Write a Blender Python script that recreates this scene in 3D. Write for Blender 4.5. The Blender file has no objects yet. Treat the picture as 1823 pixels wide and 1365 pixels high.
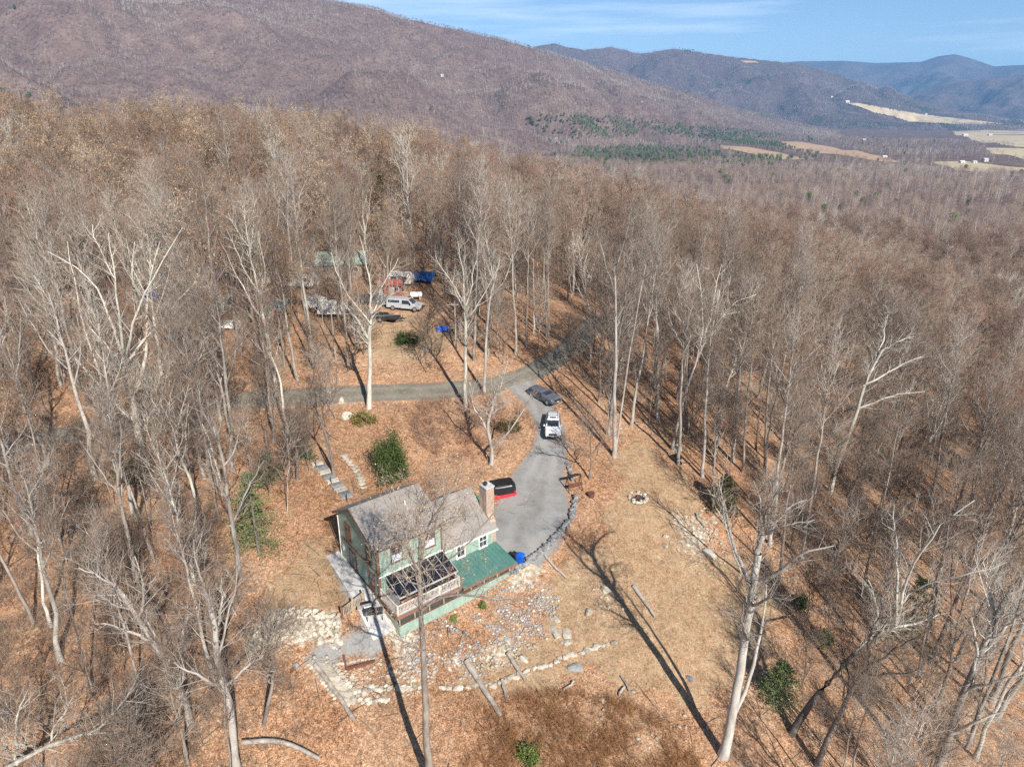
import bpy, math, random
import numpy as np
from mathutils import Vector, Matrix
C = bpy.context.scene
COL = C.collection
R = math.radians
rng = np.random.default_rng(7)
random.seed(7)

# ------------------------------------------------------------------ camera
CAMZ, PITCH, FPX = 40.0, R(22.0), 1215.0
cd = bpy.data.cameras.new('camera'); cam = bpy.data.objects.new('camera', cd); COL.objects.link(cam)
cam.location = (0, 0, CAMZ); cam.rotation_euler = (R(90) - PITCH, 0, 0)
cd.sensor_width = 36; cd.lens = FPX / 1823 * 36; cd.clip_start = 0.5; cd.clip_end = 60000
C.camera = cam
# ------------------------------------------------------------------ world, sun, exposure
SUN_EL, SUN_AZ = R(36), R(154)          # azimuth clockwise from +Y
w = bpy.data.worlds.new('World'); C.world = w; w.use_nodes = True
nt = w.node_tree; nt.nodes.clear()
sky = nt.nodes.new('ShaderNodeTexSky'); sky.sky_type = 'NISHITA'; sky.sun_disc = False
sky.sun_elevation = SUN_EL; sky.sun_rotation = SUN_AZ
sky.altitude = 3000; sky.air_density = 1.0; sky.dust_density = 0.0; sky.ozone_density = 2.6
bg = nt.nodes.new('ShaderNodeBackground'); bg.inputs[1].default_value = 0.076
wo = nt.nodes.new('ShaderNodeOutputWorld')
# thin cirrus streaks over the whole sky
tc = nt.nodes.new('ShaderNodeTexCoord'); mp = nt.nodes.new('ShaderNodeMapping'); mp.inputs['Scale'].default_value = (2.2, 1.0, 26)
mp.inputs['Rotation'].default_value = (0, R(3), 0)
nz = nt.nodes.new('ShaderNodeTexNoise'); nz.inputs['Scale'].default_value = 1.6; nz.inputs['Detail'].default_value = 5; nz.inputs['Roughness'].default_value = .55
rp = nt.nodes.new('ShaderNodeValToRGB'); rp.color_ramp.elements[0].position = .50; rp.color_ramp.elements[1].position = .85
rp.color_ramp.elements[1].color = (.7, .7, .7, 1)
mx = nt.nodes.new('ShaderNodeMixRGB'); mx.inputs[2].default_value = (9.5, 10.6, 11.6, 1)
nt.links.new(tc.outputs['Generated'], mp.inputs[0]); nt.links.new(mp.outputs[0], nz.inputs[0]); nt.links.new(nz.outputs[0], rp.inputs[0])
nt.links.new(sky.outputs[0], mx.inputs[1]); nt.links.new(rp.outputs[0], mx.inputs[0])
nt.links.new(mx.outputs[0], bg.inputs[0]); nt.links.new(bg.outputs[0], wo.inputs[0])
sd = bpy.data.lights.new('sun', 'SUN'); sun = bpy.data.objects.new('sun', sd); COL.objects.link(sun)
sd.energy = 5.0; sd.angle = R(0.5); sd.color = (1, .95, .87)
ts = Vector((math.sin(SUN_AZ) * math.cos(SUN_EL), math.cos(SUN_AZ) * math.cos(SUN_EL), math.sin(SUN_EL)))
sun.rotation_euler = ts.to_track_quat('Z', 'Y').to_euler(); sun.location = (30, -60, 90)
C.view_settings.view_transform = 'Standard'; C.view_settings.look = 'None'
C.view_settings.exposure = 0.78; C.view_settings.gamma = 1
C.cycles.max_bounces = 5; C.cycles.diffuse_bounces = 2; C.cycles.glossy_bounces = 2; C.cycles.transparent_max_bounces = 6
C.cycles.volume_bounces = 0; C.cycles.use_denoising = False
C.cycles.sample_clamp_indirect = 4

# ------------------------------------------------------------------ terrain shape
CP = np.array([(-16.3,54.6,.1),(-11.6,49.2,-.2),(-20,46,-.9),(-15,45,-1.6),(-9.3,45.6,-3.0),(-4.5,49.5,-2.7),(.6,53.3,-1.9),(4,59,0),(1,66,.6),(5,74,3.0),(-5,75,3.2),
 (-17,105,10.4),(-17,66,1.6),(-30,60,1.6),(-45,75,5),(-60,110,13),(-100,150,18),(-110,90,13.5),(-60,50,3),(-45,30,-1),(-25,28,-4.6),(-10,30,-6.6),(-8,20,-9.5),(4,40,-5.2),
 (10,25,-8.6),(25,30,-10),(40,40,-12),(18,48,-4.8),(7,50,-3.2),(13,60,-1.2),(26,68,-2.0),(45,75,-7),(60,100,-7),(30,100,2),(10,120,8.5),(0,160,10),(60,160,-4),(120,150,-20),
 (100,80,-19),(-40,200,17),(-150,250,28),(0,260,3),(100,260,-22),(-100,350,14),(-180,160,30),(-60,10,-2),(70,20,-20),(180,250,-45),(0,380,-25),(-160,60,20)], float)
def _U(d2): return np.where(d2 > 1e-9, d2 * np.log(np.maximum(d2, 1e-9)), 0)
_n = len(CP); _P = CP[:, :2] / 50
_K = _U(((_P[:, None] - _P[None]) ** 2).sum(-1)) + np.eye(_n) * .02
_Q = np.c_[np.ones(_n), _P]
_A = np.zeros((_n + 3, _n + 3)); _A[:_n, :_n] = _K; _A[:_n, _n:] = _Q; _A[_n:, :_n] = _Q.T
_W = np.linalg.solve(_A, np.r_[CP[:, 2], 0, 0, 0])
def sstep(a, b, t):
    t = np.clip((t - a) / (b - a), 0, 1); return t * t * (3 - 2 * t)
def zt(x, y):
    x = np.asarray(x, float); y = np.asarray(y, float); sh = x.shape; X = x.ravel(); Y = y.ravel()
    r = np.hypot(X, Y); out = np.zeros_like(X)
    far = np.interp(r, [200, 420, 700, 1200, 2500, 5000, 20000], [-12, -34, -52, -66, -84, -95, -100])
    far = far + 5 * np.sin(X / 170 + 1) * np.sin(Y / 230) + 3 * np.sin(X / 61) * np.cos(Y / 77 + .5)
    m = r < 470
    if m.any():
        q = np.c_[X[m], Y[m]] / 50; z = np.zeros(m.sum())
        for s in range(0, len(q), 20000):
            qq = q[s:s + 20000]; z[s:s + 20000] = _U(((qq[:, None] - _P[None]) ** 2).sum(-1)) @ _W[:_n] + _W[_n] + qq @ _W[_n + 1:]
        wb = sstep(230, 460, r[m]); out[m] = z * (1 - wb) + far[m] * wb
    out[~m] = far[~m]
    return out.reshape(sh)
def z1(x, y): return float(zt(np.array([x]), np.array([y]))[0])
SP, CPH = math.sin(PITCH), math.cos(PITCH)
def ray(px, py):
    u = (px - 911.5) / FPX; t = (py - 682.5) / FPX
    return np.array([u, CPH - t * SP, -SP - t * CPH])
def proj(x, y, z):
    z = z - CAMZ; dep = y * CPH - z * SP; up = y * SP + z * CPH
    dep = np.where(np.abs(dep) < 1e-6, 1e-6, dep)
    return 911.5 + FPX * x / dep, 682.5 - FPX * up / dep, dep
def G(px, py, dz=0.0):
    d = ray(px, py); s = np.geomspace(15, 9000, 2400); P = d[None] * s[:, None]
    h = P[:, 2] + CAMZ - dz - zt(P[:, 0], P[:, 1]); i = int(np.argmax(h < 0))
    if h[i] >= 0: i = len(s) - 1
    a, b = s[i - 1], s[i]
    for _ in range(25):
        m = (a + b) / 2; p = d * m
        if p[2] + CAMZ - dz - z1(p[0], p[1]) < 0: b = m
        else: a = m
    p = d * a; return Vector((p[0], p[1], z1(p[0], p[1])))
def at(px, py, Y):
    d = ray(px, py); s = Y / d[1]; return np.array([d[0] * s, Y, CAMZ + d[2] * s])
def poly_in(poly, x, y):
    poly = np.asarray(poly, float); inside = np.zeros(np.shape(x), bool); j = len(poly) - 1
    for i in range(len(poly)):
        xi, yi = poly[i]; xj, yj = poly[j]
        c = ((yi > y) != (yj > y)) & (x < (xj - xi) * (y - yi) / (yj - yi + 1e-12) + xi)
        inside ^= c; j = i
    return inside

# ------------------------------------------------------------------ helpers: objects
def tag(o, label=None, cat=None, group=None, kind=None):
    if label: o['label'] = label
    if cat: o['category'] = cat
    if group: o['group'] = group
    if kind: o['kind'] = kind
    return o
def empty(name, loc=(0, 0, 0), rz=0, label=None, cat=None, group=None, scale=1):
    o = bpy.data.objects.new(name, None); COL.objects.link(o); o.location = loc; o.rotation_euler = (0, 0, rz); o.scale = (scale,) * 3
    o.empty_display_size = .3
    return tag(o, label, cat, group)
def link(name, me, parent=None, mat=None):
    o = bpy.data.objects.new(name, me); COL.objects.link(o)
    if parent: o.parent = parent
    return o
def mesh_np(name, V, F, mi=None, mats=(), smooth=False):
    V = np.asarray(V, np.float32); F = np.asarray(F, np.int32)
    me = bpy.data.meshes.new(name); me.vertices.add(len(V)); me.vertices.foreach_set('co', V.ravel())
    k = F.shape[1]; me.loops.add(F.size); me.loops.foreach_set('vertex_index', F.ravel())
    me.polygons.add(len(F)); me.polygons.foreach_set('loop_start', np.arange(0, F.size, k, dtype=np.int32))
    me.polygons.foreach_set('loop_total', np.full(len(F), k, np.int32))
    if mi is not None: me.polygons.foreach_set('material_index', np.asarray(mi, np.int32))
    if smooth: me.polygons.foreach_set('use_smooth', np.ones(len(F), bool))
    for m in mats: me.materials.append(m)
    me.update(calc_edges=True); return me
class MB:
    def __init__(s): s.v = []; s.f = []
    def add(s, v, f):
        o = len(s.v); s.v += [tuple(p) for p in v]; s.f += [tuple(i + o for i in q) for q in f]; return s
    def box(s, x0, x1, y0, y1, z0, z1):
        return s.add([(x0,y0,z0),(x1,y0,z0),(x1,y1,z0),(x0,y1,z0),(x0,y0,z1),(x1,y0,z1),(x1,y1,z1),(x0,y1,z1)],
                     [(3,2,1,0),(4,5,6,7),(0,1,5,4),(1,2,6,5),(2,3,7,6),(3,0,4,7)])
    def prism(s, poly, a0, a1, axis='x'):
        n = len(poly)
        def P(a, p): return (a, p[0], p[1]) if axis == 'x' else ((p[0], a, p[1]) if axis == 'y' else (p[0], p[1], a))
        v = [P(a0, p) for p in poly] + [P(a1, p) for p in poly]
        f = [tuple(range(n))[::-1], tuple(range(n, 2 * n))] + [(i, (i + 1) % n, n + (i + 1) % n, n + i) for i in range(n)]
        return s.add(v, f)
    def beam(s, a, b, wd, ht):
        a = Vector(a); b = Vector(b); d = (b - a).normalized(); u = d.cross(Vector((0, 0, 1)))
        if u.length < 1e-3: u = Vector((1, 0, 0))
        u.normalize(); n = u.cross(d); u = u * wd / 2; n = n * ht / 2
        v = [a - u - n, a + u - n, a + u + n, a - u + n, b - u - n, b + u - n, b + u + n, b - u + n]
        return s.add(v, [(3,2,1,0),(4,5,6,7),(0,1,5,4),(1,2,6,5),(2,3,7,6),(3,0,4,7)])
    def tube(s, pts, rad, k=6, cap=True):
        pts = [Vector(p) for p in pts]; n = len(pts)
        if not hasattr(rad, '__len__'): rad = [rad] * n
        o = len(s.v); ref = Vector((.3, .2, 1)).normalized()
        for i, p in enumerate(pts):
            d = (pts[min(i + 1, n - 1)] - pts[max(i - 1, 0)]).normalized()
            u = d.cross(ref)
            if u.length < .05: u = d.cross(Vector((1, 0, 0)))
            u.normalize(); v = d.cross(u)
            for j in range(k):
                a = 2 * math.pi * j / k; s.v.append(tuple(p + (u * math.cos(a) + v * math.sin(a)) * rad[i]))
        for i in range(n - 1):
            for j in range(k): s.f.append((o + i * k + j, o + i * k + (j + 1) % k, o + (i + 1) * k + (j + 1) % k, o + (i + 1) * k + j))
        if cap: s.f.append(tuple(o + j for j in range(k))[::-1]); s.f.append(tuple(o + (n - 1) * k + j for j in range(k)))
        return s
    def cyl(s, c, r, h, axis='z', k=14):
        d = {'x': Vector((h / 2, 0, 0)), 'y': Vector((0, h / 2, 0)), 'z': Vector((0, 0, h / 2))}[axis]; c = Vector(c)
        return s.tube([c - d, c + d], r, k)
    def loft(s, secs):
        n = len(secs[0]); o = len(s.v)
        for q in secs: s.v += [tuple(p) for p in q]
        for i in range(len(secs) - 1):
            for j in range(n): s.f.append((o + i * n + j, o + i * n + (j + 1) % n, o + (i + 1) * n + (j + 1) % n, o + (i + 1) * n + j))
        s.f.append(tuple(o + j for j in range(n))[::-1]); s.f.append(tuple(o + (len(secs) - 1) * n + j for j in range(n)))
        return s
    def mesh(s, name, mat, smooth=False):
        me = bpy.data.meshes.new(name); me.from_pydata(s.v, [], s.f)
        import bmesh
        bm = bmesh.new(); bm.from_mesh(me); bmesh.ops.recalc_face_normals(bm, faces=bm.faces); bm.to_mesh(me); bm.free()
        if smooth: me.polygons.foreach_set('use_smooth', [True] * len(me.polygons))
        me.materials.append(mat); return me
    def build(s, name, mat, parent=None, smooth=False): return link(name, s.mesh(name, mat, smooth), parent)

# ------------------------------------------------------------------ helpers: materials
def newmat(name):
    m = bpy.data.materials.new(name); m.use_nodes = True; t = m.node_tree
    return m, t, t.nodes['Principled BSDF']
def N(t, kind, **kw):
    n = t.nodes.new('ShaderNode' + kind)
    for k, v in kw.items():
        if k in n.inputs.keys(): n.inputs[k].default_value = v
        else: setattr(n, k, v)
    return n
def ramp(t, fac, stops):
    r = t.nodes.new('ShaderNodeValToRGB'); e = r.color_ramp.elements
    while len(e) < len(stops): e.new(.5)
    for i, (p, c) in enumerate(stops): e[i].position = p; e[i].color = (*c, 1) if len(c) == 3 else c
    t.links.new(fac, r.inputs[0]); return r.outputs[0]
def mixc(t, fac, a, b, mode='MIX'):
    m = t.nodes.new('ShaderNodeMixRGB'); m.blend_type = mode
    for i, v in ((0, fac), (1, a), (2, b)):
        if isinstance(v, (int, float)): m.inputs[i].default_value = v
        elif isinstance(v, tuple): m.inputs[i].default_value = (*v, 1)
        else: t.links.new(v, m.inputs[i])
    return m.outputs[0]
def math_(t, op, a, b=0.0, clamp=False):
    m = t.nodes.new('ShaderNodeMath'); m.operation = op; m.use_clamp = clamp
    for i, v in ((0, a), (1, b)):
        if isinstance(v, (int, float)): m.inputs[i].default_value = v
        else: t.links.new(v, m.inputs[i])
    return m.outputs[0]
def pos(t, scale=(1, 1, 1)):
    g = t.nodes.new('ShaderNodeNewGeometry'); m = t.nodes.new('ShaderNodeMapping'); m.inputs['Scale'].default_value = scale
    t.links.new(g.outputs['Position'], m.inputs[0]); return m.outputs[0]
def noise(t, vec, scale, detail=3, rough=.55):
    n = N(t, 'TexNoise', Scale=scale, Detail=detail, Roughness=rough); t.links.new(vec, n.inputs['Vector']); return n.outputs[0]
def bump(t, b, h, strength=.4, dist=.05):
    n = N(t, 'Bump', Strength=strength, Distance=dist); t.links.new(h, n.inputs['Height']); t.links.new(n.outputs[0], b.inputs['Normal'])
def paint(name, col, rough=.6, var=.12, scale=3.0, metal=0.0, obj=False):
    m, t, b = newmat(name)
    if obj: tcx = t.nodes.new('ShaderNodeTexCoord'); v = tcx.outputs['Object']
    else: v = pos(t)
    f = noise(t, v, scale, 4, .6)
    dk = tuple(c * (1 - var * 1.6) for c in col); lt = tuple(min(1, c * (1 + var)) for c in col)
    t.links.new(ramp(t, f, [(.3, dk), (.7, lt)]), b.inputs['Base Color'])
    b.inputs['Roughness'].default_value = rough; b.inputs['Metallic'].default_value = metal
    return m
def plant_mat(name, cols, rough=.8, trans=0.0):
    """tone differs from plant to plant and from bit to bit"""
    m, t, b = newmat(name); oi = t.nodes.new('ShaderNodeObjectInfo')
    f = noise(t, pos(t), .9, 2); g = math_(t, 'ADD', math_(t, 'MULTIPLY', f, .4), math_(t, 'MULTIPLY', oi.outputs['Random'], .6))
    n = len(cols); t.links.new(ramp(t, g, [(.2 + .6 * i / (n - 1), c) for i, c in enumerate(cols)]), b.inputs['Base Color'])
    b.inputs['Roughness'].default_value = rough; b.inputs['Specular IOR Level'].default_value = .15
    return m
def bark_mat(name, dark, light, scale=2.5):
    m, t, b = newmat(name); oi = t.nodes.new('ShaderNodeObjectInfo')
    v = pos(t, (1, 1, .35)); f = noise(t, v, scale, 5, .65); f2 = noise(t, pos(t), .5, 2)
    g = math_(t, 'ADD', math_(t, 'MULTIPLY', f, .7), math_(t, 'ADD', math_(t, 'MULTIPLY', f2, .3), math_(t, 'MULTIPLY', math_(t, 'SUBTRACT', oi.outputs['Random'], .5), .22)))
    t.links.new(ramp(t, g, [(.3, dark), (.68, light)]), b.inputs['Base Color'])
    b.inputs['Roughness'].default_value = .9; b.inputs['Specular IOR Level'].default_value = .2
    fb = noise(t, pos(t, (1, 1, .2)), 14, 4, .7); bump(t, b, fb, .6, .03)
    return m
BARK = bark_mat('bark_brown', (.10, .08, .065), (.36, .31, .26))
BARKG = bark_mat('bark_grey', (.15, .13, .115), (.46, .42, .37))
BARKP = bark_mat('bark_pale', (.25, .225, .19), (.64, .595, .51))
BARKL = bark_mat('bark_light_grey', (.20, .18, .16), (.54, .50, .44))
BARKD = bark_mat('bark_dark', (.055, .045, .038), (.20, .17, .145))
TWIG = plant_mat('twig_brown', [(.15, .10, .072), (.235, .168, .125), (.32, .245, .19)])
TWIGR = plant_mat('twig_red', [(.18, .095, .065), (.255, .15, .108), (.32, .22, .165)])
TWIGP = plant_mat('twig_pale', [(.22, .18, .15), (.34, .29, .24), (.42, .37, .31)])
TWIGF = plant_mat('twig_far', [(.16, .105, .075), (.245, .17, .125), (.33, .25, .19)])
TWIGM = plant_mat('twig_mountain', [(.14, .09, .085), (.215, .15, .135), (.30, .23, .205)])
TWIGMR = plant_mat('twig_mountain_red', [(.13, .07, .065), (.19, .115, .105), (.26, .18, .16)])
LEAFT = plant_mat('leaf_tan', [(.27, .16, .08), (.38, .25, .14), (.50, .37, .24)])
GREEN = plant_mat('needle_green', [(.028, .055, .016), (.06, .10, .03), (.10, .145, .05)])
GREENV = plant_mat('valley_pine_green', [(.05, .075, .03), (.085, .115, .045), (.13, .155, .07)])
GREENY = plant_mat('needle_yellow_green', [(.05, .075, .02), (.13, .165, .045), (.26, .27, .10)])
GREENS = plant_mat('soft_pine_green', [(.04, .07, .022), (.09, .13, .045), (.16, .20, .08)])
GREENB = plant_mat('needle_bronze', [(.07, .06, .02), (.13, .11, .035), (.20, .16, .06)])
DEADFERN = plant_mat('dead_fern', [(.17, .08, .035), (.29, .145, .065), (.42, .245, .125)])

def litter_nodes(t):
    """dead leaves: colour and height"""
    p = pos(t); v = N(t, 'TexVoronoi', Scale=15.0, Randomness=1.0); t.links.new(p, v.inputs['Vector'])
    v2 = N(t, 'TexVoronoi', Scale=6.0); t.links.new(p, v2.inputs['Vector'])
    sep = N(t, 'SeparateColor'); t.links.new(v.outputs['Color'], sep.inputs[0])
    sep2 = N(t, 'SeparateColor'); t.links.new(v2.outputs['Color'], sep2.inputs[0])
    big = noise(t, p, .16, 4, .6); mid = noise(t, p, .55, 6, .72); drift = noise(t, p, .07, 4, .6)
    g = math_(t, 'ADD', math_(t, 'MULTIPLY', sep.outputs[0], .40), math_(t, 'ADD', math_(t, 'MULTIPLY', sep2.outputs[1], .16), math_(t, 'ADD', math_(t, 'MULTIPLY', mid, .42), math_(t, 'MULTIPLY', math_(t, 'SUBTRACT', drift, .5), .5))))
    leaf = ramp(t, g, [(.20, (.10, .05, .027)), (.40, (.25, .125, .065)), (.56, (.41, .225, .125)), (.72, (.54, .34, .21)), (.90, (.75, .58, .43))])
    soil = ramp(t, g, [(.2, (.16, .10, .06)), (.55, (.33, .215, .135)), (.9, (.54, .41, .285))])
    c = mixc(t, ramp(t, big, [(.42, (0, 0, 0)), (.62, (1, 1, 1))]), leaf, mixc(t, .55, leaf, soil))
    sp1 = noise(t, p, 2.4, 6, .82); sp2 = noise(t, p, .9, 5, .75)
    c = mixc(t, 1.0, c, ramp(t, sp1, [(.34, (.40, .38, .37)), (.47, (.88, .87, .86)), (.56, (1.08, 1.08, 1.08)), (.68, (1.35, 1.38, 1.42))]), 'MULTIPLY')
    c = mixc(t, ramp(t, sp2, [(.50, (0, 0, 0)), (.66, (.55, .55, .55))]), c, soil)
    return c, v.outputs['Distance'], mid
def ground_mat():
    m, t, b = newmat('leaf_litter_ground'); p = pos(t)
    c, d, mid = litter_nodes(t)
    at_ = t.nodes.new('ShaderNodeAttribute'); at_.attribute_name = 'zone'; sp = N(t, 'SeparateColor'); t.links.new(at_.outputs['Color'], sp.inputs[0])
    nb = noise(t, p, .9, 5, .65); nf = noise(t, p, 9, 3, .7); nm = noise(t, p, 2.6, 3, .6)
    gr = ramp(t, math_(t, 'ADD', math_(t, 'MULTIPLY', nf, .6), math_(t, 'MULTIPLY', nb, .4)), [(.3, (.17, .12, .07)), (.5, (.33, .245, .15)), (.7, (.52, .415, .275))])
    gr = mixc(t, 1.0, gr, ramp(t, noise(t, p, 1.7, 6, .8), [(.36, (.55, .54, .5)), (.5, (1, 1, 1)), (.64, (1.25, 1.24, 1.2))]), 'MULTIPLY')
    # dry grass with leaves blown over it
    gm = math_(t, 'MULTIPLY', math_(t, 'SUBTRACT', math_(t, 'ADD', sp.outputs[0], math_(t, 'MULTIPLY', nb, .9)), .85), 3.5, True)
    lf = ramp(t, d, [(.22, (1, 1, 1)), (.34, (0, 0, 0))]); lf2 = math_(t, 'MULTIPLY', lf, ramp(t, nm, [(.36, (0, 0, 0)), (.55, (1, 1, 1))]))
    grl = mixc(t, math_(t, 'MULTIPLY', ramp(t, noise(t, p, 5.5, 4, .7), [(.42, (0, 0, 0)), (.55, (1, 1, 1))]), .85), gr, c)
    c = mixc(t, gm, c, grl)
    # pale stony soil
    st = ramp(t, math_(t, 'ADD', math_(t, 'MULTIPLY', nf, .5), math_(t, 'MULTIPLY', nm, .5)), [(.32, (.20, .155, .10)), (.5, (.42, .36, .27)), (.64, (.66, .61, .52))])
    sm = math_(t, 'MULTIPLY', math_(t, 'SUBTRACT', math_(t, 'ADD', sp.outputs[1], math_(t, 'MULTIPLY', nm, 1.1)), 1.0), 4, True)
    c = mixc(t, sm, c, st)
    # gravel
    gv = ramp(t, math_(t, 'ADD', math_(t, 'MULTIPLY', nf, .7), math_(t, 'MULTIPLY', nb, .3)), [(.3, (.17, .165, .155)), (.7, (.37, .36, .34))])
    vm = math_(t, 'MULTIPLY', math_(t, 'SUBTRACT', math_(t, 'ADD', sp.outputs[2], math_(t, 'MULTIPLY', nm, .7)), .8), 4, True)
    c = mixc(t, vm, c, gv)
    t.links.new(c, b.inputs['Base Color']); b.inputs['Roughness'].default_value = .9; b.inputs['Specular IOR Level'].default_value = .15
    bump(t, b, math_(t, 'ADD', math_(t, 'MULTIPLY', d, .5), nf), .6, .05)
    return m
GROUND = ground_mat()
def far_ground_mat():
    m, t, b = newmat('far_forest_floor'); p = pos(t)
    n1 = noise(t, p, .02, 4, .6); n2 = noise(t, p, .15, 4, .7); g = math_(t, 'ADD', math_(t, 'MULTIPLY', n1, .5), math_(t, 'MULTIPLY', n2, .5))
    t.links.new(ramp(t, g, [(.32, (.075, .05, .045)), (.5, (.14, .095, .08)), (.68, (.22, .16, .13))]), b.inputs['Base Color'])
    b.inputs['Roughness'].default_value = .95; b.inputs['Specular IOR Level'].default_value = .05; return m
FARG = far_ground_mat()
def mtn_mat():
    m, t, b = newmat('far_mountain_woods'); p = pos(t)
    n1 = noise(t, p, .0016, 5, .6); n2 = noise(t, p, .03, 4, .75); n3 = noise(t, pos(t, (1, 1, .4)), .12, 2, .7)
    g = math_(t, 'ADD', math_(t, 'MULTIPLY', n1, .35), math_(t, 'ADD', math_(t, 'MULTIPLY', n2, .35), math_(t, 'MULTIPLY', n3, .3)))
    c = ramp(t, g, [(.36, (.05, .036, .036)), (.5, (.10, .07, .066)), (.64, (.175, .13, .118))])
    ev = ramp(t, noise(t, p, .0022, 5, .65), [(.60, (0, 0, 0)), (.68, (1, 1, 1))])
    c = mixc(t, math_(t, 'MULTIPLY', ev, .6), c, (.05, .06, .035))
    t.links.new(c, b.inputs['Base Color']); b.inputs['Roughness'].default_value = 1; b.inputs['Specular IOR Level'].default_value = 0
    bump(t, b, n2, .9, 14)
    return m
MTN = mtn_mat()
def field_mat(name, a, c2):
    m, t, b = newmat(name); p = pos(t); n1 = noise(t, p, .02, 4, .6); n2 = noise(t, p, .3, 3, .6)
    t.links.new(ramp(t, math_(t, 'ADD', math_(t, 'MULTIPLY', n1, .6), math_(t, 'MULTIPLY', n2, .4)), [(.35, a), (.65, c2)]), b.inputs['Base Color'])
    b.inputs['Roughness'].default_value = .95; return m
FIELD = field_mat('dry_field', (.36, .27, .15), (.52, .42, .26)); FIELDO = field_mat('dry_field_orange', (.34, .21, .11), (.46, .31, .18))
def gravel_mat(name, dk, lt, leaf=.25):
    m, t, b = newmat(name); p = pos(t); c, d, mid = litter_nodes(t)
    f = noise(t, p, 12, 3, .7); g = noise(t, p, .5, 5, .65)
    cc = ramp(t, math_(t, 'ADD', math_(t, 'MULTIPLY', f, .5), math_(t, 'MULTIPLY', g, .5)), [(.32, dk), (.66, lt)])
    at_ = t.nodes.new('ShaderNodeAttribute'); at_.attribute_name = 'edge'
    e = math_(t, 'ADD', at_.outputs['Fac'], math_(t, 'MULTIPLY', noise(t, p, 1.6, 4, .7), .9))
    em = math_(t, 'MULTIPLY', math_(t, 'SUBTRACT', e, .86), 3.5, True)
    ac = t.nodes.new('ShaderNodeAttribute'); ac.attribute_name = 'across'; tk = ramp(t, math_(t, 'ADD', ac.outputs['Fac'], math_(t, 'MULTIPLY', math_(t, 'SUBTRACT', noise(t, p, .35, 3), .5), .5)), [(.16, (0, 0, 0)), (.34, (1, 1, 1)), (.46, (1, 1, 1)), (.66, (0, 0, 0))])
    cc = mixc(t, math_(t, 'MULTIPLY', tk, .38), cc, tuple(min(1, c * 1.12) for c in lt))
    cc = mixc(t, math_(t, 'MULTIPLY', ramp(t, noise(t, p, .8, 5, .7), [(.5, (0, 0, 0)), (.7, (1, 1, 1))]), .4), cc, tuple(c * .8 for c in dk))
    lm = ramp(t, noise(t, p, 3.3, 3, .7), [(.54, (0, 0, 0)), (.66, (leaf, leaf, leaf))])
    cc = mixc(t, math_(t, 'MAXIMUM', em, lm), cc, c)
    t.links.new(cc, b.inputs['Base Color']); b.inputs['Roughness'].default_value = .9; bump(t, b, f, .5, .04); return m
GRAVEL = gravel_mat('grey_gravel', (.125, .124, .12), (.285, .28, .268), .4)
ROADM = gravel_mat('worn_road', (.085, .08, .064), (.21, .198, .16), .7)
def stone_mat(name, dk, lt):
    m, t, b = newmat(name); oi = t.nodes.new('ShaderNodeObjectInfo'); p = pos(t); f = noise(t, p, 3.5, 5, .65)
    g = math_(t, 'ADD', math_(t, 'MULTIPLY', f, .7), math_(t, 'MULTIPLY', oi.outputs['Random'], .3))
    t.links.new(ramp(t, g, [(.3, dk), (.7, lt)]), b.inputs['Base Color']); b.inputs['Roughness'].default_value = .85; bump(t, b, noise(t, p, 9, 4), .5, .05); return m
STONE = stone_mat('pale_stone', (.25, .21, .155), (.58, .52, .43)); STONEG = stone_mat('grey_stone', (.085, .087, .092), (.29, .285, .28)); STONED = stone_mat('dark_stone', (.06, .06, .06), (.22, .21, .20))
DEADW = bark_mat('dead_wood', (.18, .155, .13), (.50, .45, .39)); RAW = paint('raw_split_wood', (.72, .56, .33), .8, .2, 6)
def siding_mat():
    m, t, b = newmat('green_siding'); tcx = t.nodes.new('ShaderNodeTexCoord'); o = tcx.outputs['Object']
    mpv = t.nodes.new('ShaderNodeMapping'); mpv.inputs['Scale'].default_value = (2.5, 2.5, .35); t.links.new(o, mpv.inputs[0]); n1 = math_(t, 'ADD', math_(t, 'MULTIPLY', noise(t, o, 1.3, 5, .7), .5), math_(t, 'MULTIPLY', noise(t, mpv.outputs[0], 1.6, 5, .75), .5)); c = ramp(t, n1, [(.36, (.19, .275, .22)), (.62, (.32, .415, .345))])
    wv = N(t, 'TexWave', Scale=2.1, Distortion=.0); wv.bands_direction = 'Z'; wv.wave_profile = 'SAW'; t.links.new(o, wv.inputs['Vector'])
    t.links.new(c, b.inputs['Base Color']); b.inputs['Roughness'].default_value = .65; bump(t, b, wv.outputs['Fac'], .35, .02); return m
SIDING = siding_mat()
def roof_mat():
    m, t, b = newmat('asphalt_shingle'); tcx = t.nodes.new('ShaderNodeTexCoord'); o = tcx.outputs['Object']
    br = N(t, 'TexBrick', Scale=1.0); br.inputs['Brick Width'].default_value = .32; br.inputs['Row Height'].default_value = .14; br.inputs['Mortar Size'].default_value = .008
    br.inputs['Color1'].default_value = (.20, .18, .165, 1); br.inputs['Color2'].default_value = (.30, .27, .245, 1); br.inputs['Mortar'].default_value = (.11, .10, .09, 1)
    t.links.new(o, br.inputs['Vector']); n1 = noise(t, o, .55, 5, .6); n2 = noise(t, o, 14, 2)
    c = mixc(t, .55, br.outputs['Color'], ramp(t, n1, [(.3, (.17, .15, .135)), (.7, (.33, .295, .26))]))
    c = mixc(t, .25, c, ramp(t, n2, [(.3, (.1, .09, .08)), (.7, (.45, .41, .37))]))
    t.links.new(c, b.inputs['Base Color']); b.inputs['Roughness'].default_value = .95; bump(t, b, br.outputs['Fac'], -.3, .02); return m
ROOF = roof_mat()
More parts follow.
